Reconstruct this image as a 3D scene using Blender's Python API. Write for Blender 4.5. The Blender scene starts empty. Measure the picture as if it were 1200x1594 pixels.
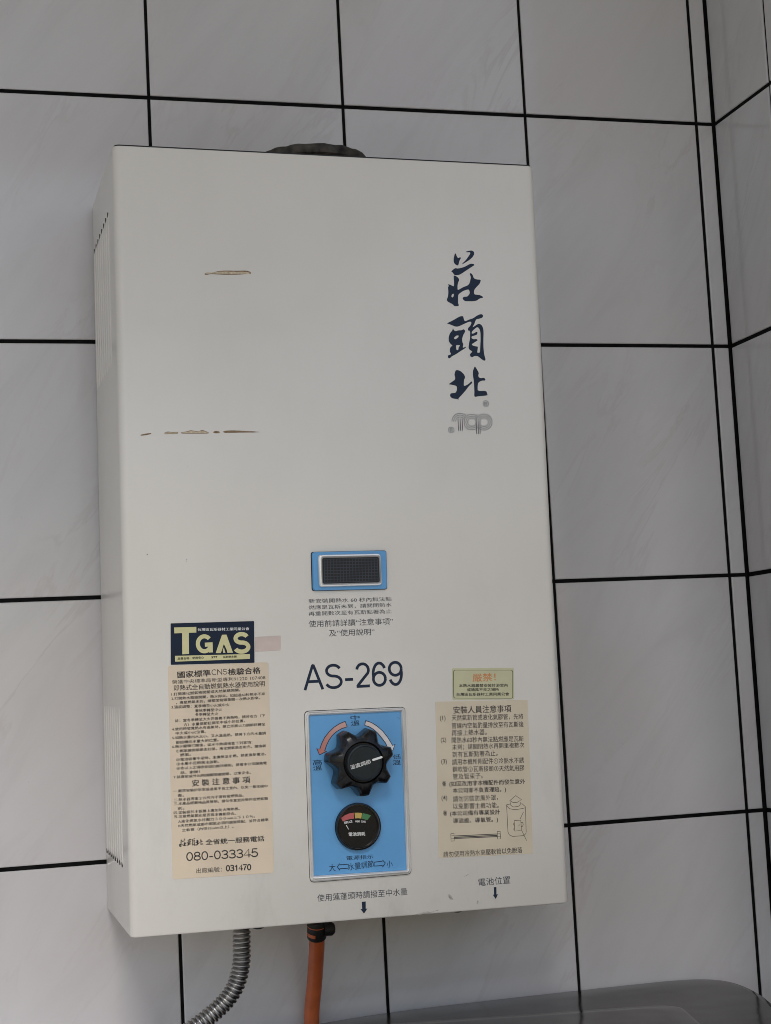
import bpy, bmesh, math, random
from mathutils import Vector, Matrix
from mathutils.geometry import tessellate_polygon

random.seed(7)
S = bpy.context.scene
C = S.collection
R = math.radians

# ------------------------------------------------------------------ camera
cam_data = bpy.data.cameras.new('camera')
cam = bpy.data.objects.new('camera', cam_data)
C.objects.link(cam)
yaw, pitch, roll = 0.275301, 0.104839, -0.051518
fw = Vector((math.sin(yaw)*math.cos(pitch), math.cos(yaw)*math.cos(pitch), math.sin(pitch)))
r0 = Vector((math.cos(yaw), -math.sin(yaw), 0)); u0 = r0.cross(fw)
rr = math.cos(roll)*r0 + math.sin(roll)*u0; uu = -math.sin(roll)*r0 + math.cos(roll)*u0
M = Matrix((rr, uu, -fw)).transposed().to_4x4()
M.translation = Vector((-0.220138, -1.568646, -0.592941))
cam.matrix_world = M
cam_data.sensor_fit = 'VERTICAL'; cam_data.sensor_height = 24.0
cam_data.lens = 24.0*2531.49/1594.0
cam_data.clip_start = 0.01; cam_data.clip_end = 200.0
S.camera = cam

# ------------------------------------------------------------------ sky, sun, exposure
SUN_EL, SUN_AZ = R(45), R(-6)        # azimuth measured from the direction facing the wall, minus = from the left
w = bpy.data.worlds.new('World'); S.world = w; w.use_nodes = True
nt = w.node_tree; nt.nodes.clear()
sky = nt.nodes.new('ShaderNodeTexSky'); sky.sky_type = 'NISHITA'; sky.sun_disc = False
sky.sun_elevation = SUN_EL; sky.sun_rotation = R(180) - SUN_AZ
sky.air_density = 1.0; sky.dust_density = 1.5; sky.ozone_density = 1.0
bg = nt.nodes.new('ShaderNodeBackground'); bg.inputs['Strength'].default_value = 0.085
wo = nt.nodes.new('ShaderNodeOutputWorld')
nt.links.new(sky.outputs[0], bg.inputs[0]); nt.links.new(bg.outputs[0], wo.inputs[0])
sd = bpy.data.lights.new('sun', 'SUN'); sd.energy = 2.3; sd.angle = R(25); sd.color = (1.0, 0.975, 0.94)
sun = bpy.data.objects.new('sun', sd); C.objects.link(sun)
to_sun = Vector((math.sin(SUN_AZ)*math.cos(SUN_EL), -math.cos(SUN_AZ)*math.cos(SUN_EL), math.sin(SUN_EL)))
sun.rotation_euler = to_sun.to_track_quat('Z', 'Y').to_euler()
S.view_settings.view_transform = 'Standard'; S.view_settings.look = 'None'
S.view_settings.exposure = 0.70; S.view_settings.gamma = 1.0
S.cycles.use_denoising = True
S.cycles.pixel_filter_type = 'BLACKMAN_HARRIS'; S.cycles.filter_width = 0.95
S.cycles.max_bounces = 8

# ------------------------------------------------------------------ materials
def new_mat(name, col, rough=0.5, metal=0.0, coat=0.0, coat_rough=0.05, spec=0.5):
    m = bpy.data.materials.new(name); m.use_nodes = True
    b = m.node_tree.nodes['Principled BSDF']
    b.inputs['Base Color'].default_value = (*col, 1); b.inputs['Roughness'].default_value = rough
    b.inputs['Metallic'].default_value = metal
    b.inputs['Coat Weight'].default_value = coat; b.inputs['Coat Roughness'].default_value = coat_rough
    b.inputs['Specular IOR Level'].default_value = spec
    return m
def nd(m, t, **kw):
    n = m.node_tree.nodes.new(t)
    for k, v in kw.items():
        if k in n.inputs: n.inputs[k].default_value = v
        else: setattr(n, k, v)
    return n
def lk(m, a, b): m.node_tree.links.new(a, b)
def bsdf(m): return m.node_tree.nodes['Principled BSDF']
def ramp(m, fac, stops):
    r = nd(m, 'ShaderNodeValToRGB'); e = r.color_ramp.elements
    e[0].position, e[0].color = stops[0][0], (*stops[0][1], 1)
    e[1].position, e[1].color = stops[-1][0], (*stops[-1][1], 1)
    for p, c in stops[1:-1]:
        x = e.new(p); x.color = (*c, 1)
    lk(m, fac, r.inputs[0]); return r.outputs[0]
def mix(m, fac, a, b, mode='MIX'):
    n = nd(m, 'ShaderNodeMix', data_type='RGBA', blend_type=mode)
    for s, v in ((n.inputs[0], fac), (n.inputs[6], a), (n.inputs[7], b)):
        if hasattr(v, 'links'): lk(m, v, s)
        else: s.default_value = v if isinstance(v, (int, float)) else (*v, 1)
    return n.outputs[2]
def noise_col(m, col, amount=0.12, scale=40.0, detail=6.0):
    """gentle brightness mottling of a plain colour"""
    tc = nd(m, 'ShaderNodeTexCoord'); n = nd(m, 'ShaderNodeTexNoise', Scale=scale, Detail=detail)
    lk(m, tc.outputs['Object'], n.inputs['Vector'])
    lo = tuple(c*(1-amount) for c in col); hi = tuple(min(1, c*(1+amount)) for c in col)
    lk(m, ramp(m, n.outputs['Fac'], [(0.3, lo), (0.7, hi)]), bsdf(m).inputs['Base Color'])
    return m
def bump(m, scale, strength, dist, detail=2.0, into=('Normal',)):
    tc = nd(m, 'ShaderNodeTexCoord'); n = nd(m, 'ShaderNodeTexNoise', Scale=scale, Detail=detail)
    lk(m, tc.outputs['Object'], n.inputs['Vector'])
    b = nd(m, 'ShaderNodeBump', Strength=strength, Distance=dist)
    lk(m, n.outputs['Fac'], b.inputs['Height'])
    for i in into: lk(m, b.outputs['Normal'], bsdf(m).inputs[i])

def specks(m, col, speck, scale, size, amount=0.5):
    """sparse small dirt specks over colour socket col"""
    tc = nd(m, 'ShaderNodeTexCoord'); v = nd(m, 'ShaderNodeTexVoronoi', Scale=scale)
    wob = nd(m, 'ShaderNodeTexNoise', Scale=scale*6, Detail=2.0)
    lk(m, tc.outputs['Object'], wob.inputs['Vector'])
    mx = nd(m, 'ShaderNodeMix', data_type='VECTOR'); mx.inputs[0].default_value = 0.012
    lk(m, tc.outputs['Object'], mx.inputs[4]); lk(m, wob.outputs['Color'], mx.inputs[5])
    lk(m, mx.outputs[1], v.inputs['Vector'])
    sep = nd(m, 'ShaderNodeSeparateColor'); lk(m, v.outputs['Color'], sep.inputs[0])
    # radius varies per cell; many cells empty
    rad = nd(m, 'ShaderNodeMapRange'); lk(m, sep.outputs[0], rad.inputs[0])
    rad.inputs[1].default_value = 1-amount; rad.inputs[2].default_value = 1.0
    rad.inputs[3].default_value = 0.0; rad.inputs[4].default_value = size
    lt = nd(m, 'ShaderNodeMath', operation='LESS_THAN'); lk(m, v.outputs['Distance'], lt.inputs[0]); lk(m, rad.outputs[0], lt.inputs[1])
    f = nd(m, 'ShaderNodeMath', operation='MULTIPLY'); lk(m, lt.outputs[0], f.inputs[0]); lk(m, sep.outputs[1], f.inputs[1])
    return mix(m, f.outputs[0], col, speck)

# glazed wall tile: cool white with faint diagonal grey and pink marbling, different on each tile
tile_m = new_mat('glazed_tile', (0.6, 0.6, 0.6), 0.09, spec=0.38)
def build_tile_mat(m):
    tc = nd(m, 'ShaderNodeTexCoord'); oi = nd(m, 'ShaderNodeObjectInfo')
    off = nd(m, 'ShaderNodeVectorMath', operation='SCALE'); off.inputs['Scale'].default_value = 37.0
    cmb = nd(m, 'ShaderNodeCombineXYZ')
    for i in range(3): lk(m, oi.outputs['Random'], cmb.inputs[i])
    lk(m, cmb.outputs[0], off.inputs[0])
    add = nd(m, 'ShaderNodeVectorMath', operation='ADD')
    lk(m, tc.outputs['Object'], add.inputs[0]); lk(m, off.outputs[0], add.inputs[1])
    mp = nd(m, 'ShaderNodeMapping'); mp.inputs['Scale'].default_value = (2.6, 2.6, 13.0)
    rot = nd(m, 'ShaderNodeMapping'); rot.inputs['Rotation'].default_value = (0, R(54), 0)
    lk(m, add.outputs[0], rot.inputs[0]); lk(m, rot.outputs[0], mp.inputs[0])
    n1 = nd(m, 'ShaderNodeTexNoise', Scale=1.6, Detail=9.0, Roughness=0.62, Distortion=0.9); lk(m, mp.outputs[0], n1.inputs['Vector'])
    n2 = nd(m, 'ShaderNodeTexNoise', Scale=0.9, Detail=4.0, Distortion=0.5); lk(m, mp.outputs[0], n2.inputs['Vector'])
    n3 = nd(m, 'ShaderNodeTexNoise', Scale=5.0, Detail=3.0); lk(m, add.outputs[0], n3.inputs['Vector'])
    base = ramp(m, n1.outputs['Fac'], [(0.28, (0.545, 0.532, 0.530)), (0.46, (0.59, 0.578, 0.576)), (0.70, (0.615, 0.603, 0.602))])
    vein = ramp(m, n1.outputs['Fac'], [(0.47, (0, 0, 0)), (0.5, (1, 1, 1)), (0.535, (0, 0, 0))])
    msk = ramp(m, n2.outputs['Fac'], [(0.47, (0, 0, 0)), (0.66, (0.36, 0.36, 0.36))])
    f = nd(m, 'ShaderNodeMath', operation='MULTIPLY'); lk(m, vein, f.inputs[0]); lk(m, msk, f.inputs[1])
    c1 = mix(m, f.outputs[0], base, (0.44, 0.385, 0.38))
    pink = ramp(m, n3.outputs['Fac'], [(0.45, (0, 0, 0)), (0.75, (0.5, 0.5, 0.5))])
    c2 = mix(m, pink, c1, (0.58, 0.525, 0.525))
    c3 = specks(m, c2, (0.05, 0.04, 0.035), 9.0, 0.022, 0.5)
    lk(m, c3, bsdf(m).inputs['Base Color'])
    bump(m, 7.0, 0.10, 0.004, 1.0)
build_tile_mat(tile_m)
grout_m = noise_col(new_mat('black_grout', (0.005, 0.005, 0.005), 0.8, spec=0.1), (0.005, 0.005, 0.0048), 0.6, 60)
# cream enamel of the casing
paint_m = new_mat('cream_enamel', (0.72, 0.69, 0.63), 0.34, coat=0.22, coat_rough=0.05)
def build_paint(m):
    tc = nd(m, 'ShaderNodeTexCoord')
    n = nd(m, 'ShaderNodeTexNoise', Scale=9.0, Detail=5.0); lk(m, tc.outputs['Object'], n.inputs['Vector'])
    c = ramp(m, n.outputs['Fac'], [(0.3, (0.72, 0.678, 0.612)), (0.7, (0.755, 0.712, 0.645))])
    # grime: greyer smudges in streaky patches
    mp = nd(m, 'ShaderNodeMapping'); mp.inputs['Scale'].default_value = (14, 14, 5); lk(m, tc.outputs['Object'], mp.inputs[0])
    g = nd(m, 'ShaderNodeTexNoise', Scale=1.7, Detail=8.0, Roughness=0.7); lk(m, mp.outputs[0], g.inputs['Vector'])
    gf = ramp(m, g.outputs['Fac'], [(0.50, (0, 0, 0)), (0.75, (0.40, 0.40, 0.40))])
    sx = nd(m, 'ShaderNodeSeparateXYZ'); lk(m, tc.outputs['Object'], sx.inputs[0])
    low = nd(m, 'ShaderNodeMapRange'); lk(m, sx.outputs[2], low.inputs[0]); low.inputs[1].default_value = 0.16; low.inputs[2].default_value = 0.0; low.inputs[3].default_value = 0.12; low.inputs[4].default_value = 1.0
    gm = nd(m, 'ShaderNodeMath', operation='MULTIPLY'); lk(m, gf, gm.inputs[0]); lk(m, low.outputs[0], gm.inputs[1]); gf = gm.outputs[0]
    c = mix(m, gf, c, (0.42, 0.39, 0.34))
    c = specks(m, c, (0.10, 0.075, 0.05), 24.0, 0.030, 0.34)
    lk(m, c, bsdf(m).inputs['Base Color'])
    # pressed-sheet waviness, longer along the height
    mp2 = nd(m, 'ShaderNodeMapping'); mp2.inputs['Scale'].default_value = (9, 9, 2.0); lk(m, tc.outputs['Object'], mp2.inputs[0])
    n2 = nd(m, 'ShaderNodeTexNoise', Scale=1.0, Detail=1.5); lk(m, mp2.outputs[0], n2.inputs['Vector'])
    n3 = nd(m, 'ShaderNodeTexNoise', Scale=700.0, Detail=1.0); lk(m, tc.outputs['Object'], n3.inputs['Vector'])
    b1 = nd(m, 'ShaderNodeBump', Strength=0.5, Distance=0.0035); lk(m, n2.outputs['Fac'], b1.inputs['Height'])
    b2 = nd(m, 'ShaderNodeBump', Strength=0.12, Distance=0.0002); lk(m, n3.outputs['Fac'], b2.inputs['Height'])
    lk(m, b1.outputs[0], b2.inputs['Normal'])
    lk(m, b1.outputs[0], bsdf(m).inputs['Coat Normal']); lk(m, b2.outputs[0], bsdf(m).inputs['Normal'])
build_paint(paint_m)
navy_ink = new_mat('navy_ink', (0.008, 0.019, 0.045), 0.4, spec=0.25)
grey_ink = new_mat('grey_blue_ink', (0.028, 0.036, 0.055), 0.45)
black_ink = new_mat('black_ink', (0.02, 0.019, 0.018), 0.5)
brown_ink = new_mat('faded_ink', (0.028, 0.027, 0.026), 0.55)
beige_m = noise_col(new_mat('aged_beige_film', (0.66, 0.54, 0.40), 0.42), (0.70, 0.575, 0.425), 0.06, 25)
beige2_m = noise_col(new_mat('aged_beige_film_dull', (0.60, 0.50, 0.40), 0.42), (0.645, 0.55, 0.405), 0.06, 25)
tape_m = noise_col(new_mat('pink_beige_tape', (0.62, 0.49, 0.43), 0.45), (0.60, 0.485, 0.43), 0.09, 60)
gold_m = noise_col(new_mat('pale_gold_foil', (0.60, 0.55, 0.28), 0.4, 0.2), (0.62, 0.58, 0.31), 0.06, 60)
warn_m = noise_col(new_mat('warning_film', (0.58, 0.55, 0.33), 0.38, 0.15), (0.56, 0.54, 0.34), 0.05, 60)
navy_m = noise_col(new_mat('navy_film', (0.01, 0.022, 0.055), 0.3, spec=0.2), (0.006, 0.016, 0.038), 0.15, 60)
white_m = new_mat('white_print', (0.78, 0.77, 0.74), 0.45)
orange_ink = new_mat('faded_orange_ink', (0.62, 0.24, 0.08), 0.5)
green_ink = new_mat('dark_green_ink', (0.05, 0.07, 0.03), 0.5)
blue_m = new_mat('sky_blue_panel', (0.10, 0.34, 0.66), 0.35)
def build_blue(m):
    tc = nd(m, 'ShaderNodeTexCoord')
    n = nd(m, 'ShaderNodeTexNoise', Scale=35.0, Detail=6.0); lk(m, tc.outputs['Object'], n.inputs['Vector'])
    c = ramp(m, n.outputs['Fac'], [(0.3, (0.105, 0.33, 0.62)), (0.7, (0.12, 0.365, 0.67))])
    c = specks(m, c, (0.05, 0.12, 0.2), 60.0, 0.09, 0.3)
    lk(m, c, bsdf(m).inputs['Base Color'])
build_blue(blue_m)
red_ink = new_mat('red_ink', (0.52, 0.13, 0.09), 0.45)
pale_ink = new_mat('pale_pink_ink', (0.74, 0.66, 0.62), 0.45)
def build_fade(m, a, b, x0, x1):
    tc = nd(m, 'ShaderNodeTexCoord'); s = nd(m, 'ShaderNodeSeparateXYZ'); lk(m, tc.outputs['Object'], s.inputs[0])
    mr = nd(m, 'ShaderNodeMapRange'); lk(m, s.outputs[0], mr.inputs[0])
    mr.inputs[1].default_value = x0; mr.inputs[2].default_value = x1
    lk(m, ramp(m, mr.outputs[0], [(0.0, a), (1.0, b)]), bsdf(m).inputs['Base Color'])
chrome_m = noise_col(new_mat('dull_chrome', (0.84, 0.83, 0.80), 0.22, 0.45), (0.84, 0.825, 0.80), 0.05, 60)
steel_m = noise_col(new_mat('corrugated_steel', (0.42, 0.41, 0.40), 0.28, 1.0), (0.36, 0.35, 0.34), 0.2, 150)
black_p = new_mat('black_plastic', (0.005, 0.005, 0.006), 0.22, spec=0.32)
bump(black_p, 400, 0.08, 0.0003)
cap_m = noise_col(new_mat('dark_cap_face', (0.016, 0.022, 0.026), 0.28, spec=0.25), (0.012, 0.018, 0.022), 0.25, 80)
matte_black = new_mat('matte_black', (0.012, 0.012, 0.013), 0.6)
grille_m = new_mat('grille_grey', (0.045, 0.052, 0.066), 0.45, spec=0.3)
rubber_m = noise_col(new_mat('orange_rubber', (0.5, 0.12, 0.04), 0.38), (0.52, 0.122, 0.04), 0.18, 60)
flue_m = noise_col(new_mat('sooty_flue_metal', (0.06, 0.058, 0.05), 0.6, 0.4), (0.05, 0.043, 0.034), 0.9, 90)
appl_m = new_mat('dark_glossy_plastic', (0.02, 0.019, 0.018), 0.15, coat=0.0, spec=0.26)
noise_col(appl_m, (0.018, 0.0145, 0.012), 0.2, 30); bump(appl_m, 12.0, 0.16, 0.006, 2.0, ('Normal',))
chip_edge = noise_col(new_mat('rust_edge', (0.16, 0.09, 0.045), 0.7), (0.24, 0.155, 0.085), 0.6, 700)
chip_core = noise_col(new_mat('bared_primer', (0.55, 0.45, 0.30), 0.6), (0.56, 0.46, 0.31), 0.3, 400)
scuff_m = noise_col(new_mat('scuff_grey', (0.30, 0.27, 0.23), 0.6), (0.42, 0.385, 0.335), 0.5, 500)
concrete_m = noise_col(new_mat('concrete', (0.45, 0.44, 0.42), 0.85), (0.45, 0.44, 0.42), 0.15, 8)
plaster_m = noise_col(new_mat('painted_plaster', (0.78, 0.76, 0.73), 0.85), (0.78, 0.76, 0.73), 0.08, 8)
gauge_red = new_mat('gauge_red', (0.50, 0.10, 0.10), 0.4)
gauge_yel = new_mat('gauge_yellow', (0.56, 0.38, 0.09), 0.4)
gauge_grn = new_mat('gauge_green', (0.05, 0.20, 0.07), 0.4)
# ---- measured lettering and outlines, in metres on the heater's front
TEXTS = [('note_text', '新安裝開熱水 60 秒內無法點', -0.0344, 0.27325, 0.075, -0.0001, 0.00379, 0.0),
 ('note_text', '燃應是瓦斯未到，請關閉熱水', -0.03459, 0.26758, 0.075, 0.0077, 0.00378, 0.0),
 ('note_text', '再重開數次至有瓦斯點著為止', -0.03478, 0.26219, 0.07495, 0.0029, 0.00378, 0.0),
 ('note_text', '使用前請詳讀“注意事項”', -0.03512, 0.25238, 0.07619, 0.003, 0.00585, 0.0),
 ('note_text', '及“使用說明”', -0.01715, 0.2438, 0.04098, 0.0014, 0.00587, 0.0),
 ('model_number', 'AS-269', -0.04162, 0.19818, 0.09068, 0.0094, 0.02135, -0.003),
 ('gas_big', 'G', -0.13414, 0.23302, 0.0152, 0.0116, 0.0159, 0.055),
 ('gas_big', 'S', -0.10191, 0.23245, 0.01469, 0.0136, 0.01652, 0.06),
 ('gas_white', '台灣區瓦斯器材工業同業公會', -0.13223, 0.25198, 0.04452, -0.0127, 0.0026, 0.02),
 ('gas_small', '品質合格．使用安心', -0.14998, 0.22814, 0.02234, 0.0114, 0.00206, 0.04),
 ('gas_small', '377', -0.12126, 0.22843, 0.00535, 0.0138, 0.00173, 0.04),
 ('gas_small', '瓦斯熱水器', -0.11119, 0.22825, 0.01189, 0.0091, 0.00191, 0.04),
 ('instruction', '國家標準', -0.15041, 0.21275, 0.0282, 0.02, 0.0056, 0.045),
 ('instruction', 'CNS', -0.12145, 0.2142, 0.01394, 0.0148, 0.00472, 0.0),
 ('instruction', '檢驗合格', -0.1069, 0.21347, 0.02794, 0.0215, 0.00565, 0.045),
 ('instruction', '榮獲中央標準局新型專利91220 107408', -0.15508, 0.20788, 0.08026, 0.0124, 0.00343, 0.0),
 ('instruction', '即熱式全自動燃氣熱水器使用說明', -0.15395, 0.20224, 0.07838, 0.009, 0.00469, 0.018),
 ('instruction', '1.打開液化燃氣桶開關或天然氣總開關。', -0.15598, 0.19805, 0.05892, 0.0246, 0.00259, 0.03),
 ('instruction', '2.打開熱水龍頭開關，熱水即來。如超過60秒熱水不來', -0.15607, 0.1944, 0.08043, 0.0116, 0.00259, 0.03),
 ('instruction', '，應是燃氣未到，請關閉龍頭重開一次熱水即來。', -0.15225, 0.19076, 0.07213, 0.0182, 0.00259, 0.03),
 ('instruction', '3.溫度調整：夏季轉至小火或中火', -0.15626, 0.18729, 0.04965, -0.0001, 0.00259, 0.03),
 ('instruction', '春秋季轉至中火', -0.13622, 0.18342, 0.02286, 0.0029, 0.0026, 0.03),
 ('instruction', '冬季轉至大火', -0.13631, 0.1801, 0.01954, -0.0025, 0.0026, 0.03),
 ('instruction', '註：當冬季轉至大火仍感覺不夠熱時，請將右方（下', -0.15345, 0.17568, 0.07722, 0.0133, 0.00258, 0.03),
 ('instruction', '方）水量調節鈕調至中或小的位置。', -0.14636, 0.17196, 0.05268, 0.0225, 0.00259, 0.03),
 ('instruction', '4.使用時發覺熱水有過氣時，請立即將火力調節鈕轉至', -0.15624, 0.1687, 0.08002, 0.0078, 0.00258, 0.03),
 ('instruction', '中火或小火位置。', -0.15332, 0.16518, 0.02582, 0.0157, 0.00258, 0.03),
 ('instruction', '5.如熱水量出水太小，又水溫過熱，請將下方的水量調', -0.15626, 0.16155, 0.08022, 0.0031, 0.00258, 0.03),
 ('instruction', '節鈕轉向水量大的位置。', -0.15327, 0.15754, 0.03629, 0.014, 0.00258, 0.03),
 ('instruction', '6.熱水龍頭打開後，如水不熱請檢查下列事項：', -0.15645, 0.15415, 0.06845, 0.0067, 0.00257, 0.03),
 ('instruction', '①燃氣總開關是否打開，液化燃氣是否用完，請換新', -0.15329, 0.15029, 0.07708, 0.0094, 0.00258, 0.03),
 ('instruction', '燃氣。', -0.14996, 0.1469, 0.00924, 0.0367, 0.00258, 0.03),
 ('instruction', '②電池容量不足時，主機無法引燃，請更換新電池。', -0.15332, 0.14304, 0.07689, 0.0155, 0.00257, 0.03),
 ('instruction', '③水壓不足時無法啟動。', -0.15317, 0.1395, 0.03607, 0.0085, 0.00257, 0.03),
 ('instruction', '④依以上之項檢查如仍無法使用，請撥本公司服務電', -0.15326, 0.1358, 0.07725, 0.0084, 0.00257, 0.03),
 ('instruction', '話，謝謝！', -0.1501, 0.1321, 0.01634, 0.0057, 0.00257, 0.03),
 ('instruction', '7.就寢前或外出時請關閉總開關，以策安全。', -0.15588, 0.12872, 0.06585, 0.0075, 0.00257, 0.03),
 ('instruction', '安 裝 注 意 事 項', -0.14064, 0.12138, 0.04978, 0.008, 0.00554, 0.04),
 ('instruction', '一.嚴禁安裝於浴室或通風不良之室內，以免一氧化碳中', -0.15643, 0.11709, 0.08047, -0.0009, 0.00256, 0.03),
 ('instruction', '毒。', -0.15303, 0.11329, 0.00545, 0.0164, 0.00256, 0.03),
 ('instruction', '二.熱水器周圍２公尺內不得有易燃物品。', -0.15637, 0.10972, 0.05953, 0.0128, 0.00256, 0.03),
 ('instruction', '三.本產品經嚴格品質管制，請勿任意更改管件或燃氣類', -0.15645, 0.10653, 0.08049, -0.001, 0.00256, 0.03),
 ('instruction', '別。', -0.15331, 0.1025, 0.00569, 0.0111, 0.00256, 0.03),
 ('instruction', '四.如裝設於木板牆上應加防火隔熱板。', -0.15664, 0.09911, 0.05615, 0.0048, 0.00255, 0.03),
 ('instruction', '五.注意燃氣類別是否與本機相符合。', -0.15673, 0.09592, 0.0528, -0.0071, 0.00255, 0.03),
 ('instruction', 'A液化燃氣水柱壓力３００mm上下１０％。', -0.15302, 0.0917, 0.06544, 0.0091, 0.00255, 0.03),
 ('instruction', 'B天然燃氣或都市燃氣必須用適當裝配，並符合標準', -0.15288, 0.0881, 0.07685, 0.0065, 0.00255, 0.03),
 ('instruction', '之軟管（內徑12m/m以上）。', -0.14997, 0.08432, 0.04366, 0.0111, 0.00255, 0.03),
 ('instruction', '全省統一服務電話', -0.13038, 0.0721, 0.0502, -0.0003, 0.00464, 0.045),
 ('instruction', '080-033345', -0.14739, 0.05992, 0.06171, -0.0081, 0.00713, -0.004),
 ('instruction', '出廠編號：', -0.13893, 0.04909, 0.02156, -0.0067, 0.00436, 0.0),
 ('instruction', '031470', -0.1139, 0.04921, 0.02177, -0.0183, 0.00489, 0.03),
 ('warn_red', '嚴禁！', 0.11249, 0.19948, 0.02169, -0.0013, 0.00726, 0.02),
 ('warn_dark', '本熱水器嚴禁安裝於浴室內', 0.09935, 0.19524, 0.0458, -0.0324, 0.00289, 0.035),
 ('warn_dark', '或通風不良之場所', 0.10683, 0.19132, 0.02995, -0.0293, 0.0029, 0.035),
 ('warn_dark', '台灣區瓦斯器材工業同業公會', 0.09671, 0.18755, 0.04953, -0.0327, 0.00289, 0.035),
 ('installer', '安裝人員注意事項', 0.0933, 0.17211, 0.05433, -0.0176, 0.00655, 0.02),
 ('installer', '(1)', 0.08067, 0.16566, 0.00519, 0.045, 0.00513, 0.008),
 ('installer', '天然氣新管或液化氣膠管，先將', 0.09142, 0.166, 0.06727, -0.0255, 0.00514, 0.008),
 ('installer', '管線內空氣酌量排放至有瓦斯後', 0.09111, 0.15912, 0.06761, -0.0252, 0.00513, 0.008),
 ('installer', '再接上熱水器。', 0.09083, 0.15272, 0.03265, -0.015, 0.00513, 0.008),
 ('installer', '(2)', 0.08069, 0.14645, 0.00507, 0.0663, 0.00511, 0.008),
 ('installer', '開熱水60秒內無法點燃應是瓦斯', 0.09055, 0.14655, 0.06754, -0.0275, 0.00512, 0.008),
 ('installer', '未到；請關閉熱水再開重複數次', 0.09064, 0.14014, 0.06766, -0.0183, 0.00512, 0.008),
 ('installer', '到有瓦斯點著為止。', 0.0906, 0.13374, 0.04224, -0.0147, 0.00511, 0.008),
 ('installer', '(3)', 0.08025, 0.12777, 0.00517, 0.0378, 0.0051, 0.008),
 ('installer', '請用本機所附配件①冷熱水不銹', 0.09007, 0.12738, 0.06733, -0.0258, 0.00511, 0.008),
 ('installer', '鋼軟管②瓦斯接頭③天然氣用膠', 0.09015, 0.12098, 0.06717, -0.0322, 0.0051, 0.008),
 ('installer', '管及管束子。', 0.09012, 0.1146, 0.02784, -0.0125, 0.0051, 0.008),
 ('installer', '※', 0.08028, 0.109, 0.00344, 0.0118, 0.00509, 0.008),
 ('installer', '(如因改用非本機配件而發生意外', 0.08675, 0.10818, 0.0707, -0.0224, 0.00509, 0.028),
 ('installer', '本公司即不負責理賠。)', 0.08956, 0.10223, 0.04962, -0.0331, 0.00509, 0.028),
 ('installer', '(4)', 0.0791, 0.09612, 0.00528, 0.0297, 0.00507, 0.008),
 ('installer', '請勿另裝防風外罩，', 0.08949, 0.09517, 0.04186, -0.0217, 0.00508, 0.008),
 ('installer', '以免影響主機功能。', 0.08934, 0.08894, 0.04233, -0.0343, 0.00508, 0.008),
 ('installer', '※', 0.08001, 0.08338, 0.00343, 0.007, 0.00507, 0.008),
 ('installer', '(本公司備有專業設計', 0.08622, 0.08243, 0.04638, -0.0277, 0.00507, 0.028),
 ('installer', '導流板、導氣管。)', 0.08876, 0.07593, 0.04167, -0.028, 0.00507, 0.028),
 ('installer', '請勿使用冷熱水高壓軟管以免脫落', 0.07857, 0.04782, 0.07339, -0.0113, 0.00504, 0.008),
 ('shower_note', '使用蓮蓬頭時請撥至中水量', -0.03561, 0.01812, 0.08016, -0.0018, 0.00615, 0.0),
 ('battery_note', '電池位置', 0.10965, 0.02083, 0.02997, 0.0078, 0.00665, 0.0),
 ('panel_text', '中', -0.00088, 0.1708, 0.00801, 0.0199, 0.00384, 0.01),
 ('panel_text', '溫', -0.00076, 0.16584, 0.00785, 0.0202, 0.00443, 0.01),
 ('panel_text', '高', -0.03591, 0.13378, 0.00818, 0.0105, 0.00452, 0.01),
 ('panel_text', '溫', -0.03577, 0.1291, 0.00788, 0.012, 0.00423, 0.01),
 ('panel_text', '低', 0.03568, 0.13538, 0.0074, 0.0091, 0.00385, 0.01),
 ('panel_text', '溫', 0.03547, 0.13021, 0.00739, 0.0081, 0.00429, 0.01),
 ('panel_text', '電源指示', -0.009, 0.05133, 0.02393, -0.009, 0.0037, 0.0),
 ('panel_text', '大', -0.02476, 0.04286, 0.00579, 0.0107, 0.00629, 0.0),
 ('panel_text', '水量調節', -0.00771, 0.04253, 0.02297, 0.0593, 0.006, 0.0),
 ('panel_text', '小', 0.0266, 0.04273, 0.00541, 0.0177, 0.00558, 0.0),
 ('knob_text', '溫度調節', -0.00959, 0.1299, 0.01865, 0.2345, 0.00361, 0.008),
 ('gauge_text', 'REPLACE', -0.00991, 0.08225, 0.0073, 0.12, 0.00201, 0.02),
 ('gauge_text', 'WEAK', -0.00023, 0.08305, 0.00431, -0.0611, 0.0017, 0.02),
 ('gauge_text', 'GOOD', 0.00488, 0.08274, 0.00433, -0.1328, 0.00171, 0.02),
 ('gauge_text', '電池消耗', -0.0065, 0.07166, 0.01477, -0.0319, 0.00325, 0.03),
 ('logo_reg', '®', 0.13379, 0.44752, 0.00587, 0.0069, 0.00582, 0),
 ('logo_reg', '®', 0.09972, 0.42315, 0.00599, 0.0024, 0.00586, 0)]
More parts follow.
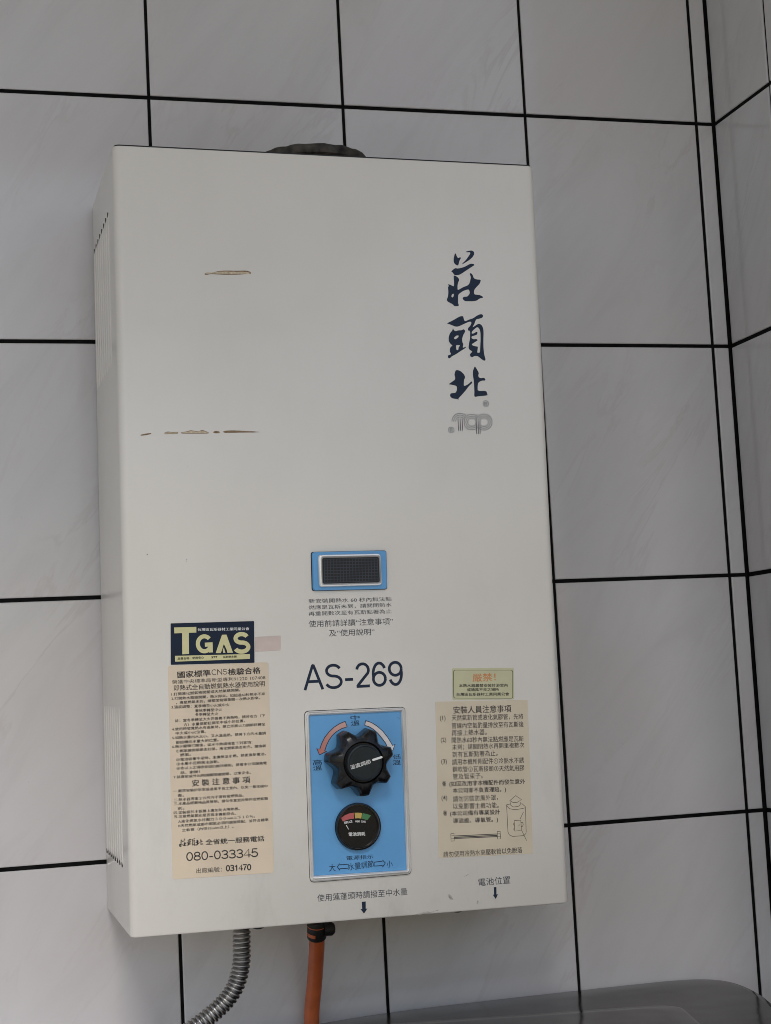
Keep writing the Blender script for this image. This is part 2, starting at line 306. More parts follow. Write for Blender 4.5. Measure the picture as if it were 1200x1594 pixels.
SHAPES = {
'brush': [([[0.11393,0.58966],[0.11555,0.58546],[0.11717,0.58491],[0.11815,0.58615],[0.11913,0.58498],[0.11747,0.58252],[0.11625,0.57824],[0.11521,0.57796],[0.11295,0.57914],[0.11187,0.58135],[0.112,0.58435],[0.1131,0.58838]],[]),([[0.12405,0.59124],[0.12719,0.5921],[0.12954,0.59253],[0.13182,0.5915],[0.13213,0.58925],[0.13055,0.58645],[0.12732,0.58359],[0.11989,0.579],[0.12003,0.57986],[0.12369,0.58322],[0.12698,0.58758],[0.1282,0.58938],[0.12826,0.59063],[0.12662,0.59083],[0.12479,0.59052]],[]),([[0.10889,0.57218],[0.11278,0.57549],[0.11611,0.57509],[0.12237,0.57693],[0.12793,0.5801],[0.13128,0.57986],[0.13175,0.57872],[0.12909,0.57713],[0.1243,0.57399],[0.11952,0.57085],[0.11687,0.56927],[0.113,0.56876],[0.11164,0.56937],[0.11054,0.57133]],[]),([[0.1113,0.56861],[0.11298,0.56841],[0.11572,0.5665],[0.11656,0.56453],[0.11526,0.562],[0.11463,0.55949],[0.11443,0.55501],[0.11627,0.5558],[0.12049,0.55816],[0.12415,0.5595],[0.12604,0.5613],[0.12693,0.56382],[0.12786,0.56735],[0.12683,0.57082],[0.12805,0.57135],[0.12976,0.5694],[0.13066,0.56643],[0.1332,0.5655],[0.13734,0.56537],[0.13682,0.5631],[0.13558,0.56107],[0.13288,0.55849],[0.13069,0.55594],[0.13006,0.55343],[0.13049,0.55144],[0.13357,0.55112],[0.13564,0.55107],[0.13917,0.54917],[0.13836,0.5485],[0.13548,0.54783],[0.13255,0.54576],[0.12916,0.54503],[0.12142,0.54483],[0.11943,0.54618],[0.11888,0.54766],[0.12007,0.54893],[0.12368,0.54927],[0.12531,0.55106],[0.12616,0.55282],[0.12553,0.5558],[0.12346,0.55574],[0.11927,0.55414],[0.11502,0.55104],[0.11463,0.54805],[0.11441,0.54307],[0.11531,0.54036],[0.11093,0.53991],[0.10898,0.54195],[0.10647,0.54312],[0.10447,0.54407],[0.10362,0.54578],[0.10492,0.54855],[0.10562,0.55278],[0.10533,0.55775],[0.10639,0.55852],[0.10545,0.56048],[0.10823,0.55957],[0.11124,0.55816],[0.11145,0.56289],[0.11117,0.56587]],[[[0.10992,0.55165],[0.11082,0.55118],[0.11031,0.54893],[0.10924,0.54791],[0.10825,0.54863],[0.10859,0.55038]]]),([[0.10255,0.52386],[0.10881,0.52682],[0.11407,0.52991],[0.11668,0.53096],[0.11873,0.53085],[0.11936,0.52779],[0.12031,0.52607],[0.12425,0.52789],[0.12843,0.52923],[0.13163,0.53154],[0.13532,0.53321],[0.13737,0.53291],[0.13808,0.53143],[0.13697,0.52991],[0.13408,0.52885],[0.13149,0.52855],[0.13011,0.52653],[0.12922,0.52403],[0.127,0.5205],[0.12912,0.52179],[0.1323,0.52384],[0.13439,0.52423],[0.13638,0.52268],[0.13753,0.51972],[0.13773,0.51624],[0.13717,0.50878],[0.13693,0.50133],[0.13721,0.49637],[0.13852,0.49119],[0.13769,0.49003],[0.1359,0.4904],[0.13292,0.49284],[0.13093,0.49429],[0.12784,0.49424],[0.12573,0.49298],[0.12397,0.49369],[0.12354,0.49566],[0.1249,0.49717],[0.12623,0.49818],[0.12299,0.50035],[0.12255,0.50208],[0.12325,0.50605],[0.12448,0.51053],[0.1248,0.51748],[0.12275,0.51769],[0.12275,0.51992],[0.12501,0.52195],[0.12641,0.52446],[0.12622,0.52595],[0.12416,0.52591],[0.12049,0.52434],[0.11368,0.52122],[0.11111,0.52107],[0.10809,0.5221],[0.10508,0.52327]],[[[0.1263,0.51652],[0.12792,0.51829],[0.13113,0.52083],[0.13268,0.52087],[0.13414,0.51891],[0.13476,0.51569],[0.13444,0.50873],[0.13395,0.50376],[0.13339,0.4973],[0.13056,0.49726],[0.13121,0.50024],[0.13159,0.50297],[0.12929,0.50318],[0.12624,0.50412],[0.12577,0.5051],[0.12948,0.5074],[0.13187,0.50893],[0.13038,0.51014],[0.12804,0.50961],[0.12577,0.51056],[0.12612,0.51255],[0.12871,0.51309],[0.13134,0.51413],[0.13196,0.51638],[0.13042,0.5166],[0.12882,0.51533],[0.12622,0.51478]]]),([[0.10851,0.52003],[0.10894,0.51816],[0.11066,0.51671],[0.11352,0.51775],[0.1166,0.51781],[0.1187,0.51895],[0.12017,0.51739],[0.11959,0.51589],[0.11794,0.51338],[0.11676,0.50989],[0.11688,0.50693],[0.11781,0.50497],[0.11689,0.50149],[0.11897,0.50226],[0.12028,0.50278],[0.11971,0.50154],[0.1147,0.49849],[0.10997,0.49545],[0.10631,0.49367],[0.10392,0.49151],[0.10243,0.49238],[0.10252,0.49435],[0.10485,0.49512],[0.10565,0.49587],[0.10446,0.49783],[0.10457,0.50029],[0.10569,0.50253],[0.10751,0.5033],[0.1053,0.50524],[0.10388,0.50768],[0.10393,0.51114],[0.1052,0.51462],[0.10789,0.51764]],[[[0.10908,0.51],[0.1094,0.51124],[0.11178,0.51302],[0.11381,0.51281],[0.11297,0.51106],[0.11033,0.50928]],[[0.11061,0.5041],[0.11445,0.50417],[0.11415,0.50317],[0.11308,0.50216],[0.11271,0.49969],[0.11141,0.49917],[0.1107,0.5004]]]),([[0.10904,0.4804],[0.1106,0.48116],[0.11388,0.48022],[0.11682,0.47755],[0.11822,0.47461],[0.11682,0.47188],[0.11634,0.46695],[0.11734,0.46647],[0.121,0.46823],[0.12368,0.47073],[0.12459,0.47049],[0.12437,0.46901],[0.1209,0.46602],[0.11819,0.46254],[0.11443,0.45858],[0.11069,0.45486],[0.11089,0.45364],[0.10965,0.45436],[0.1056,0.45482],[0.10336,0.45603],[0.10284,0.45798],[0.10378,0.45971],[0.10838,0.46],[0.10978,0.46295],[0.10978,0.46639],[0.10464,0.46757],[0.10221,0.46779],[0.1029,0.46853],[0.10631,0.47078],[0.10842,0.47228],[0.10853,0.47474],[0.10785,0.4767]],[]),([[0.12782,0.48485],[0.12912,0.48289],[0.13149,0.47872],[0.1306,0.47599],[0.1313,0.47452],[0.13307,0.4738],[0.13644,0.47433],[0.13786,0.47173],[0.13348,0.47158],[0.1303,0.46957],[0.12962,0.46611],[0.12953,0.46191],[0.13741,0.46224],[0.1386,0.46003],[0.13829,0.45889],[0.14007,0.45841],[0.13643,0.45769],[0.12869,0.45698],[0.12737,0.45633],[0.12588,0.4572],[0.12632,0.46115],[0.12629,0.46607],[0.12626,0.471],[0.1255,0.47691],[0.12577,0.48037],[0.1268,0.48286]],[])],
'emblem': [([[0.10365,0.43375],[0.10366,0.4342],[0.10371,0.43466],[0.10379,0.43512],[0.1039,0.43557],[0.10404,0.43602],[0.1042,0.43646],[0.10439,0.43689],[0.10461,0.4373],[0.10486,0.43771],[0.10513,0.4381],[0.10543,0.43847],[0.10574,0.43883],[0.10608,0.43917],[0.10645,0.43949],[0.10682,0.43979],[0.10722,0.44006],[0.10763,0.44031],[0.10806,0.44054],[0.1085,0.44074],[0.10895,0.44092],[0.10941,0.44106],[0.10988,0.44118],[0.11036,0.44128],[0.11083,0.44134],[0.11131,0.44138],[0.11179,0.44138],[0.11227,0.44136],[0.11274,0.44131],[0.11321,0.44123],[0.11367,0.44112],[0.11412,0.44098],[0.11456,0.44082],[0.11499,0.44063],[0.1154,0.44042],[0.11579,0.44018],[0.11617,0.43991],[0.11653,0.43962],[0.11687,0.43931],[0.11719,0.43898]],0.00034),([[0.10532,0.43381],[0.10534,0.4342],[0.10539,0.43459],[0.10546,0.43497],[0.10556,0.43535],[0.10568,0.43573],[0.10583,0.4361],[0.10601,0.43646],[0.10621,0.4368],[0.10643,0.43714],[0.10668,0.43746],[0.10695,0.43776],[0.10724,0.43805],[0.10754,0.43832],[0.10787,0.43857],[0.10821,0.43879],[0.10856,0.439],[0.10893,0.43918],[0.1093,0.43934],[0.10969,0.43948],[0.11009,0.43959],[0.11049,0.43967],[0.11089,0.43973],[0.11129,0.43976],[0.1117,0.43976],[0.1121,0.43974],[0.1125,0.43969],[0.1129,0.43962],[0.11328,0.43952],[0.11366,0.4394],[0.11403,0.43925],[0.11438,0.43907],[0.11472,0.43887],[0.11505,0.43865],[0.11535,0.43841],[0.11564,0.43815],[0.11591,0.43787],[0.11615,0.43757],[0.11638,0.43726],[0.11658,0.43693]],0.00034),([[0.10721,0.43388],[0.10722,0.43416],[0.10725,0.43445],[0.10731,0.43473],[0.10739,0.43501],[0.10748,0.43528],[0.1076,0.43554],[0.10774,0.4358],[0.10789,0.43605],[0.10806,0.43629],[0.10825,0.43651],[0.10846,0.43673],[0.10868,0.43693],[0.10891,0.43711],[0.10916,0.43728],[0.10942,0.43743],[0.10968,0.43756],[0.10996,0.43768],[0.11024,0.43777],[0.11053,0.43785],[0.11082,0.4379],[0.11112,0.43794],[0.11141,0.43795],[0.11171,0.43795],[0.112,0.43792],[0.11229,0.43787],[0.11257,0.43781],[0.11285,0.43772],[0.11312,0.43761],[0.11338,0.43749],[0.11363,0.43735],[0.11386,0.43719],[0.11409,0.43701],[0.11429,0.43682],[0.11448,0.43661],[0.11466,0.43639],[0.11482,0.43615],[0.11495,0.43591],[0.11507,0.43566],[0.11517,0.43539]],0.00034),([[0.1095,0.43623],[0.10952,0.42547]],0.000437),([[0.11148,0.43624],[0.1114,0.42547]],0.000437),([[0.11342,0.43625],[0.11334,0.42548]],0.000437),([[0.12852,0.43798],[0.12789,0.43864],[0.12719,0.4392],[0.12641,0.43968],[0.12557,0.44005],[0.12468,0.44032],[0.12376,0.44047],[0.12283,0.44051],[0.12188,0.44044],[0.12095,0.44026],[0.12005,0.43996],[0.11918,0.43956],[0.11837,0.43907],[0.11763,0.43848],[0.11697,0.43781],[0.11639,0.43707],[0.11591,0.43627],[0.11554,0.43542],[0.11529,0.43454],[0.11514,0.43364],[0.11512,0.43274],[0.11521,0.43185],[0.11542,0.43098],[0.11575,0.43015],[0.11618,0.42937],[0.11672,0.42866],[0.11734,0.42801],[0.11805,0.42746],[0.11884,0.42699],[0.11968,0.42663],[0.12057,0.42637],[0.12149,0.42623],[0.12243,0.42619],[0.12337,0.42628],[0.1243,0.42647],[0.1252,0.42677],[0.12606,0.42718],[0.12687,0.42769],[0.1276,0.42828],[0.12826,0.42896]],0.00034),([[0.12767,0.43612],[0.12727,0.43673],[0.12678,0.43728],[0.12622,0.43776],[0.1256,0.43816],[0.12492,0.43847],[0.12419,0.43869],[0.12344,0.43882],[0.12268,0.43884],[0.12191,0.43877],[0.12115,0.4386],[0.12042,0.43833],[0.11973,0.43798],[0.11909,0.43754],[0.11851,0.43703],[0.11801,0.43645],[0.11759,0.43581],[0.11726,0.43513],[0.11702,0.43442],[0.11688,0.43369],[0.11685,0.43296],[0.11692,0.43223],[0.11709,0.43152],[0.11736,0.43084],[0.11772,0.43021],[0.11818,0.42964],[0.11871,0.42913],[0.1193,0.4287],[0.11996,0.42835],[0.12067,0.42809],[0.12141,0.42793],[0.12217,0.42786],[0.12294,0.42789],[0.1237,0.42802],[0.12444,0.42825],[0.12515,0.42857],[0.12582,0.42897],[0.12642,0.42945],[0.12696,0.43001],[0.12741,0.43062]],0.00034),([[0.12657,0.43337],[0.12654,0.43398],[0.12642,0.43458],[0.12619,0.43514],[0.12587,0.43566],[0.12547,0.43612],[0.12499,0.43651],[0.12445,0.43682],[0.12386,0.43703],[0.12323,0.43715],[0.12259,0.43717],[0.12195,0.4371],[0.12133,0.43692],[0.12073,0.43665],[0.12019,0.4363],[0.11971,0.43587],[0.1193,0.43538],[0.11898,0.43483],[0.11875,0.43425],[0.11862,0.43364],[0.11859,0.43302],[0.11866,0.43242],[0.11884,0.43184],[0.11911,0.43129],[0.11948,0.4308],[0.11992,0.43038],[0.12043,0.43003],[0.121,0.42977],[0.12161,0.4296],[0.12224,0.42953],[0.12288,0.42955],[0.12352,0.42968],[0.12413,0.4299],[0.1247,0.43021],[0.12521,0.4306],[0.12566,0.43106],[0.12603,0.43159],[0.12631,0.43215],[0.12649,0.43275],[0.12657,0.43337]],0.00034),([[0.12858,0.42817],[0.12936,0.42749],[0.13025,0.42693],[0.13121,0.4265],[0.13223,0.42621],[0.1333,0.42605],[0.13438,0.42604],[0.13546,0.42618],[0.13652,0.42647],[0.13753,0.42688],[0.13848,0.42743],[0.13935,0.4281],[0.14011,0.42887],[0.14076,0.42974],[0.14128,0.43067],[0.14167,0.43167],[0.1419,0.43269],[0.14198,0.43373],[0.14191,0.43476],[0.14169,0.43577],[0.14132,0.43673],[0.14081,0.43762],[0.14016,0.43843],[0.13941,0.43914],[0.13855,0.43973],[0.1376,0.4402],[0.13659,0.44054],[0.13553,0.44073],[0.13445,0.44078],[0.13337,0.44067],[0.1323,0.44043],[0.13127,0.44005],[0.1303,0.43953],[0.12941,0.43889],[0.12862,0.43815],[0.12794,0.43731],[0.12738,0.43639],[0.12697,0.43542],[0.12669,0.4344],[0.12657,0.43337]],0.00034),([[0.1299,0.42939],[0.1305,0.42887],[0.13118,0.42844],[0.13192,0.42811],[0.1327,0.42788],[0.13352,0.42777],[0.13435,0.42776],[0.13518,0.42787],[0.13599,0.42808],[0.13677,0.42841],[0.1375,0.42883],[0.13816,0.42934],[0.13875,0.42993],[0.13925,0.43059],[0.13964,0.43131],[0.13994,0.43207],[0.14011,0.43286],[0.14018,0.43365],[0.14012,0.43444],[0.13995,0.43522],[0.13967,0.43595],[0.13928,0.43664],[0.13879,0.43726],[0.1382,0.4378],[0.13754,0.43826],[0.13682,0.43861],[0.13605,0.43887],[0.13524,0.43902],[0.13441,0.43905],[0.13357,0.43898],[0.13276,0.43879],[0.13197,0.4385],[0.13123,0.4381],[0.13054,0.43761],[0.12994,0.43704],[0.12941,0.4364],[0.12899,0.43569],[0.12867,0.43495],[0.12846,0.43417],[0.12836,0.43337]],0.00034),([[0.13123,0.43061],[0.13165,0.43025],[0.13212,0.42995],[0.13263,0.42972],[0.13318,0.42956],[0.13375,0.42948],[0.13432,0.42948],[0.1349,0.42955],[0.13547,0.4297],[0.13601,0.42993],[0.13651,0.43022],[0.13697,0.43057],[0.13738,0.43099],[0.13773,0.43145],[0.138,0.43195],[0.13821,0.43248],[0.13833,0.43302],[0.13838,0.43358],[0.13834,0.43413],[0.13822,0.43466],[0.13802,0.43517],[0.13775,0.43565],[0.13741,0.43608],[0.137,0.43646],[0.13654,0.43678],[0.13604,0.43703],[0.1355,0.4372],[0.13494,0.43731],[0.13436,0.43733],[0.13378,0.43728],[0.13321,0.43715],[0.13267,0.43694],[0.13215,0.43667],[0.13167,0.43633],[0.13125,0.43593],[0.13089,0.43549],[0.13059,0.435],[0.13037,0.43448],[0.13022,0.43393],[0.13015,0.43338]],0.00034),([[0.12684,0.43361],[0.12652,0.42233]],0.000437),([[0.12863,0.43362],[0.12831,0.42234]],0.000437),([[0.13032,0.43363],[0.13,0.42234]],0.000437)],
'gas_sticker': [[-0.15516,0.25923],[-0.08321,0.25916],[-0.08396,0.22347],[-0.15588,0.22422]],
'gas_bar': [[-0.15223,0.23166],[-0.08772,0.23101],[-0.08785,0.22683],[-0.15218,0.22675]],
'gas_flame': [[-0.11159,0.2326],[-0.11184,0.23591],[-0.10994,0.24088],[-0.10916,0.23755],[-0.10764,0.23533],[-0.10825,0.23266]],
'gas_A': [[-0.11737,0.2328],[-0.11149,0.24822],[-0.10761,0.24828],[-0.10243,0.23264],[-0.10719,0.23271],[-0.10782,0.23534],[-0.11013,0.24036],[-0.11167,0.23573],[-0.11299,0.23265]],
'gas_flame2': [[-0.11088,0.23275],[-0.11117,0.23502],[-0.11012,0.23758],[-0.10959,0.23496],[-0.10894,0.23286]],
'gas_T': [[-0.1523,0.2557],[-0.13335,0.25566],[-0.13349,0.25081],[-0.13993,0.25083],[-0.14024,0.23288],[-0.14597,0.23273],[-0.14567,0.25075],[-0.15226,0.25069]],
'tape': [[-0.08283,0.24542],[-0.06004,0.24602],[-0.06046,0.23332],[-0.08323,0.23277]],
'left_sticker': [[-0.15831,0.22334],[-0.07183,0.22345],[-0.07271,0.04504],[-0.15887,0.04554]],
'warn_sticker': [[0.09385,0.21221],[0.1517,0.21046],[0.15084,0.18261],[0.09323,0.18429]],
'warn_border': [[0.09477,0.21062],[0.15104,0.20856],[0.14979,0.1832],[0.09383,0.18575]],
'right_sticker': [[0.07714,0.18332],[0.16371,0.18148],[0.16194,0.04552],[0.07429,0.04754]],
'panel_outer': [[-0.04153,0.17996],[0.04906,0.17972],[0.04874,0.03587],[-0.04157,0.03502]],
'panel_inner': [[-0.03755,0.17615],[0.04453,0.17622],[0.04416,0.03945],[-0.03792,0.04034]],
'win_plate': [[-0.03042,0.31764],[0.0368,0.31792],[0.03625,0.28392],[-0.03072,0.28406]],
'win_out': [[-0.02583,0.31496],[0.03054,0.31521],[0.03081,0.2871],[-0.02556,0.28687]],
'win_in': [[-0.02175,0.31219],[0.02937,0.31222],[0.02949,0.28994],[-0.02207,0.28976]],
'arrow_a': [[0.00343,0.01524],[0.00694,0.01522],[0.00671,0.00915],[0.00822,0.00916],[0.00505,0.0051],[0.00219,0.00913],[0.00357,0.00915]],
'arrow_b': [[0.1239,0.01898],[0.1263,0.01895],[0.12614,0.01256],[0.12749,0.0126],[0.1252,0.00859],[0.1227,0.01253],[0.1239,0.01258]],
'arrow_red': [[-0.00583,0.16991],[-0.01087,0.16822],[-0.01594,0.16536],[-0.02066,0.16146],[-0.02463,0.15694],[-0.02747,0.15194],[-0.02931,0.14712],[-0.03193,0.14791],[-0.0297,0.14238],[-0.02338,0.14499],[-0.02503,0.14559],[-0.02336,0.14991],[-0.02091,0.15456],[-0.01772,0.15845],[-0.01379,0.16158],[-0.00911,0.16394],[-0.00432,0.16519]],
'arrow_pale': [[0.01248,0.16983],[0.01758,0.16789],[0.02249,0.16471],[0.02758,0.16002],[0.03142,0.15502],[0.03419,0.15043],[0.03607,0.147],[0.03829,0.14815],[0.03589,0.14256],[0.02981,0.14397],[0.03164,0.14507],[0.02964,0.14954],[0.02671,0.15376],[0.02316,0.15822],[0.01928,0.16189],[0.01551,0.16428],[0.01155,0.16572]],
'arrow_out_l': [[-0.0174,0.0465],[-0.01513,0.04897],[-0.01517,0.04805],[-0.00751,0.04799],[-0.00763,0.04461],[-0.01529,0.04467],[-0.01534,0.04344]],
'arrow_out_r': [[0.02537,0.04669],[0.02303,0.04948],[0.02299,0.04855],[0.01563,0.04812],[0.0155,0.0448],[0.02284,0.04484],[0.02279,0.04353]],
'pointer': [[0.00936,0.13782],[0.01819,0.14013],[0.01888,0.13842],[0.00983,0.13605]],
'knob': [0.00255,0.13497],
'knob_cap': [0.0036,0.1352],
'knob_mid': [0.00289,0.13507],
'gauge': [0.00193,0.07941],
'gauge_face': [0.00107,0.08005],
'bands': [[[-0.01278,0.08761],[-0.00906,0.08972],[-0.00496,0.09102],[-0.00105,0.09133],[-0.00108,0.08636],[-0.00514,0.08614],[-0.00841,0.08541],[-0.01104,0.08441]],[[-0.00049,0.0913],[0.00317,0.09108],[0.00624,0.09059],[0.00525,0.08598],[0.00258,0.08645],[-0.0001,0.08646]],[[0.00665,0.09056],[0.01044,0.08956],[0.01406,0.08809],[0.01064,0.08425],[0.00823,0.08518],[0.00565,0.08588]]],
'needle': [[-0.00873,0.08117],[-0.00808,0.08136],[-0.00627,0.07769],[-0.0066,0.0774]],
'drawing': [[[0.14239,0.09333],[0.14817,0.0974],[0.15358,0.09348],[0.14917,0.09133],[0.14531,0.09156],[0.14239,0.09333]],[[0.14317,0.09168],[0.14305,0.08929],[0.14554,0.08755],[0.14985,0.0877],[0.15206,0.08901],[0.15219,0.09156]],[[0.13922,0.08992],[0.13942,0.08871],[0.14204,0.08616],[0.14714,0.08506],[0.15405,0.08569],[0.1571,0.08631],[0.15672,0.08729],[0.15342,0.09029]],[[0.13922,0.08992],[0.14267,0.09035]],[[0.1392,0.08952],[0.13934,0.06599],[0.14051,0.06353],[0.14343,0.06191],[0.15373,0.0619],[0.15595,0.06335],[0.15646,0.06492],[0.15684,0.08632]],[[0.14564,0.07556],[0.15183,0.07559],[0.15225,0.06678],[0.14579,0.06638],[0.14564,0.07556]],[[0.14556,0.07397],[0.1448,0.07242],[0.1456,0.07118]],[[0.14533,0.0692],[0.14476,0.06804],[0.14582,0.06702]],[[0.15173,0.07359],[0.15345,0.07349],[0.15405,0.07185],[0.15328,0.07007],[0.15172,0.07]],[[0.14947,0.07134],[0.15119,0.07147]],[[0.15476,0.0826],[0.15118,0.07642]],[[0.15225,0.06678],[0.15651,0.05733]],[[0.08622,0.06791],[0.08924,0.06795],[0.08915,0.06599],[0.08613,0.06602],[0.08618,0.06342],[0.08921,0.06346],[0.08915,0.06599],[0.08921,0.06346],[0.08912,0.06142],[0.08618,0.06145],[0.08618,0.06342],[0.08622,0.06791]],[[0.12931,0.06702],[0.13221,0.06699],[0.13212,0.06501],[0.12922,0.06504],[0.12927,0.06249],[0.13217,0.06247],[0.13212,0.06501],[0.13207,0.06049],[0.12926,0.06051],[0.12931,0.06702]]],
'drawing_pipe': [[[0.08932,0.06598],[0.12923,0.0652],[0.12928,0.06456],[0.08929,0.06535]],[[0.08927,0.06488],[0.12926,0.06408],[0.12922,0.06329],[0.08924,0.06409]],[[0.08922,0.06378],[0.12929,0.06297],[0.12926,0.06233],[0.08919,0.06315]]],
'chips': [[[-0.1182,0.56321],[-0.11532,0.56467],[-0.11191,0.56454],[-0.10905,0.56509],[-0.10503,0.56636],[-0.09816,0.56691],[-0.09014,0.56692],[-0.08036,0.56745],[-0.07693,0.56639],[-0.07619,0.56444],[-0.07986,0.5648],[-0.0845,0.56374],[-0.09369,0.56324],[-0.10056,0.56303],[-0.10626,0.56321],[-0.11194,0.56339],[-0.11652,0.56234]],[[-0.1769,0.42101],[-0.1738,0.42191],[-0.16738,0.42281],[-0.16807,0.4217],[-0.17162,0.4208],[-0.17659,0.42023]],[[-0.15632,0.42307],[-0.15386,0.42397],[-0.14887,0.42353],[-0.14442,0.42377],[-0.14457,0.4222],[-0.14836,0.42174],[-0.15169,0.42196],[-0.15614,0.4215]],[[-0.14231,0.42333],[-0.13716,0.42401],[-0.13378,0.42515],[-0.12932,0.42448],[-0.12653,0.42404],[-0.12369,0.42563],[-0.12036,0.42428],[-0.11791,0.42339],[-0.11816,0.42226],[-0.1249,0.42224],[-0.13162,0.42223],[-0.13833,0.42221],[-0.14145,0.42221]],[[-0.11419,0.42362],[-0.1119,0.42476],[-0.10853,0.42432],[-0.10824,0.42274],[-0.1114,0.4225],[-0.11365,0.42272]],[[-0.10536,0.42455],[-0.10003,0.42513],[-0.09209,0.42504],[-0.08642,0.42461],[-0.07959,0.4244],[-0.0716,0.42374],[-0.07962,0.42326],[-0.08873,0.42324],[-0.09782,0.42299],[-0.10461,0.42297]]],
'scuffs': [[[0.04871,0.00052],[0.05749,0.0015],[0.06776,0.00237],[0.07294,0.00349],[0.07218,0.00286],[0.06626,0.00166],[0.05599,0.00051]],[[0.05254,0.00173],[0.05898,0.00221],[0.06528,0.00269],[0.05896,0.00166]],[[0.08082,0.01544],[0.08276,0.01612],[0.08472,0.01377],[0.08652,0.01116],[0.08428,0.0105],[0.08231,0.01257]],[[0.10705,0.0066],[0.10865,0.00898],[0.10934,0.00782],[0.10832,0.00512]],[[0.09609,0.02983],[0.10004,0.03178],[0.10184,0.03221],[0.09924,0.03045]]],
'corr': [[0.04139,-0.1,-0.80107],[0.04067,-0.1,-0.81789],[0.03967,-0.1,-0.83463],[0.03492,-0.1,-0.85096],[0.02599,-0.1,-0.86403],[0.01289,-0.1,-0.87493],[-0.00469,-0.1,-0.88584],[-0.02548,-0.1,-0.89575],[-0.04823,-0.1,-0.90316]],
'gasb': [[0.11922,-0.06,-0.81062],[0.12046,-0.05,-0.83318],[0.12188,-0.036,-0.85183],[0.12245,-0.022,-0.87483],[0.12105,-0.016,-0.89357],[0.12021,-0.014,-0.90754],[0.11875,-0.014,-0.93829]],
'foot': [[-0.0772,-0.13009,-0.00834],[0.10673,-0.13008,-0.00781]],
}
CEIL_Y, CEIL_Y2, CEIL_X, CEIL_Z = -1.78, -2.5, -0.12, 0.75
FLUE_Z = 0.6955
EMB = 1.7
KNOB_R = 0.0297
SMALL_NAME = ((-0.15306, 0.00693), (0.07189, 0.00011, 0.00672))
APPL_Z = -0.9075
# ------------------------------------------------------------------ helpers
def empty(name, loc, rot=(0, 0, 0)):
    o = bpy.data.objects.new(name, None); C.objects.link(o)
    o.location = loc; o.rotation_euler = rot; o.empty_display_size = 0.05
    return o
def tag(o, label=None, cat=None, group=None, kind=None):
    for k, v in (('label', label), ('category', cat), ('group', group), ('kind', kind)):
        if v: o[k] = v
    return o
class MB:
    """collects faces and links them as one mesh object"""
    def __init__(s): s.v = []; s.f = []
    def add(s, vs, fs):
        n = len(s.v); s.v += [tuple(p) for p in vs]; s.f += [tuple(i+n for i in f) for f in fs]
    def build(s, name, mat, parent=None, smooth=False, angle=None):
        me = bpy.data.meshes.new(name); me.from_pydata(s.v, [], s.f); me.update()
        bm = bmesh.new(); bm.from_mesh(me); bmesh.ops.recalc_face_normals(bm, faces=bm.faces); bm.to_mesh(me); bm.free()
        me.materials.append(mat)
        if smooth:
            me.shade_smooth()
            if angle: me.set_sharp_from_angle(angle=R(angle))
        o = bpy.data.objects.new(name, me); C.objects.link(o)
        if parent: o.parent = parent
        return o
    def box(s, x0, x1, y0, y1, z0, z1):
        s.add([(x, y, z) for x in (x0, x1) for y in (y0, y1) for z in (z0, z1)],
              [(0, 1, 3, 2), (4, 6, 7, 5), (0, 4, 5, 1), (2, 3, 7, 6), (0, 2, 6, 4), (1, 5, 7, 3)])
    def loft(s, loops, close0=True, close1=True):
        n = len(loops[0]); vs = [p for l in loops for p in l]; fs = []
        for k in range(len(loops)-1):
            for i in range(n):
                j = (i+1) % n; fs.append((k*n+i, k*n+j, (k+1)*n+j, (k+1)*n+i))
        if close0: fs.append(tuple(range(n)))
        if close1: fs.append(tuple(range((len(loops)-1)*n, len(loops)*n)))
        s.add(vs, fs)
    def tube(s, pts, rads, seg=12, caps=True):
        pts = [Vector(p) for p in pts]; loops = []; up = None
        for i, p in enumerate(pts):
            t = (pts[min(i+1, len(pts)-1)] - pts[max(i-1, 0)]).normalized()
            if up is None: up = t.orthogonal().normalized()
            up = (up - up.dot(t)*t).normalized(); sd_ = t.cross(up)
            r_ = rads[i] if hasattr(rads, '__len__') else rads
            loops.append([p + r_*(math.cos(2*math.pi*k/seg)*up + math.sin(2*math.pi*k/seg)*sd_) for k in range(seg)])
        s.loft(loops, caps, caps)
def spline(pts, n):
    """Catmull-Rom through 3-D points, resampled evenly to n points"""
    P = [Vector(p) for p in pts]; P = [2*P[0]-P[1]] + P + [2*P[-1]-P[-2]]; out = []
    for i in range(1, len(P)-2):
        a, b, c, d = P[i-1:i+3]
        for k in range(24):
            t = k/24
            out.append(0.5*((2*b) + (c-a)*t + (2*a-5*b+4*c-d)*t*t + (3*b-a-3*c+d)*t**3))
    out.append(P[-2])
    L = [0]
    for i in range(1, len(out)): L.append(L[-1] + (out[i]-out[i-1]).length)
    res = []; j = 0
    for k in range(n):
        s_ = L[-1]*k/(n-1)
        while j < len(L)-2 and L[j+1] < s_: j += 1
        t = (s_-L[j])/max(1e-9, L[j+1]-L[j]); res.append(out[j].lerp(out[j+1], t))
    return res, L[-1]
def round_poly(pts, r, seg=5):
    n = len(pts); out = []
    for i in range(n):
        p = Vector(pts[i]); a = (Vector(pts[i-1])-p).normalized(); b = (Vector(pts[(i+1) % n])-p).normalized()
        p0 = p + a*r; p1 = p + b*r
        for k in range(seg+1):
            t = k/seg; out.append(tuple(p0*(1-t)**2 + p*2*t*(1-t) + p1*t*t))
    return out
def chaikin(pts, it=1):
    for _ in range(it):
        q = []
        for i in range(len(pts)):
            a, b = pts[i], pts[(i+1) % len(pts)]
            q += [(a[0]*.8+b[0]*.2, a[1]*.8+b[1]*.2), (a[0]*.2+b[0]*.8, a[1]*.2+b[1]*.8)]
        pts = q
    return pts
def lerp_loop(a, b, t): return [(p[0]+(q[0]-p[0])*t, p[1]+(q[1]-p[1])*t) for p, q in zip(a, b)]
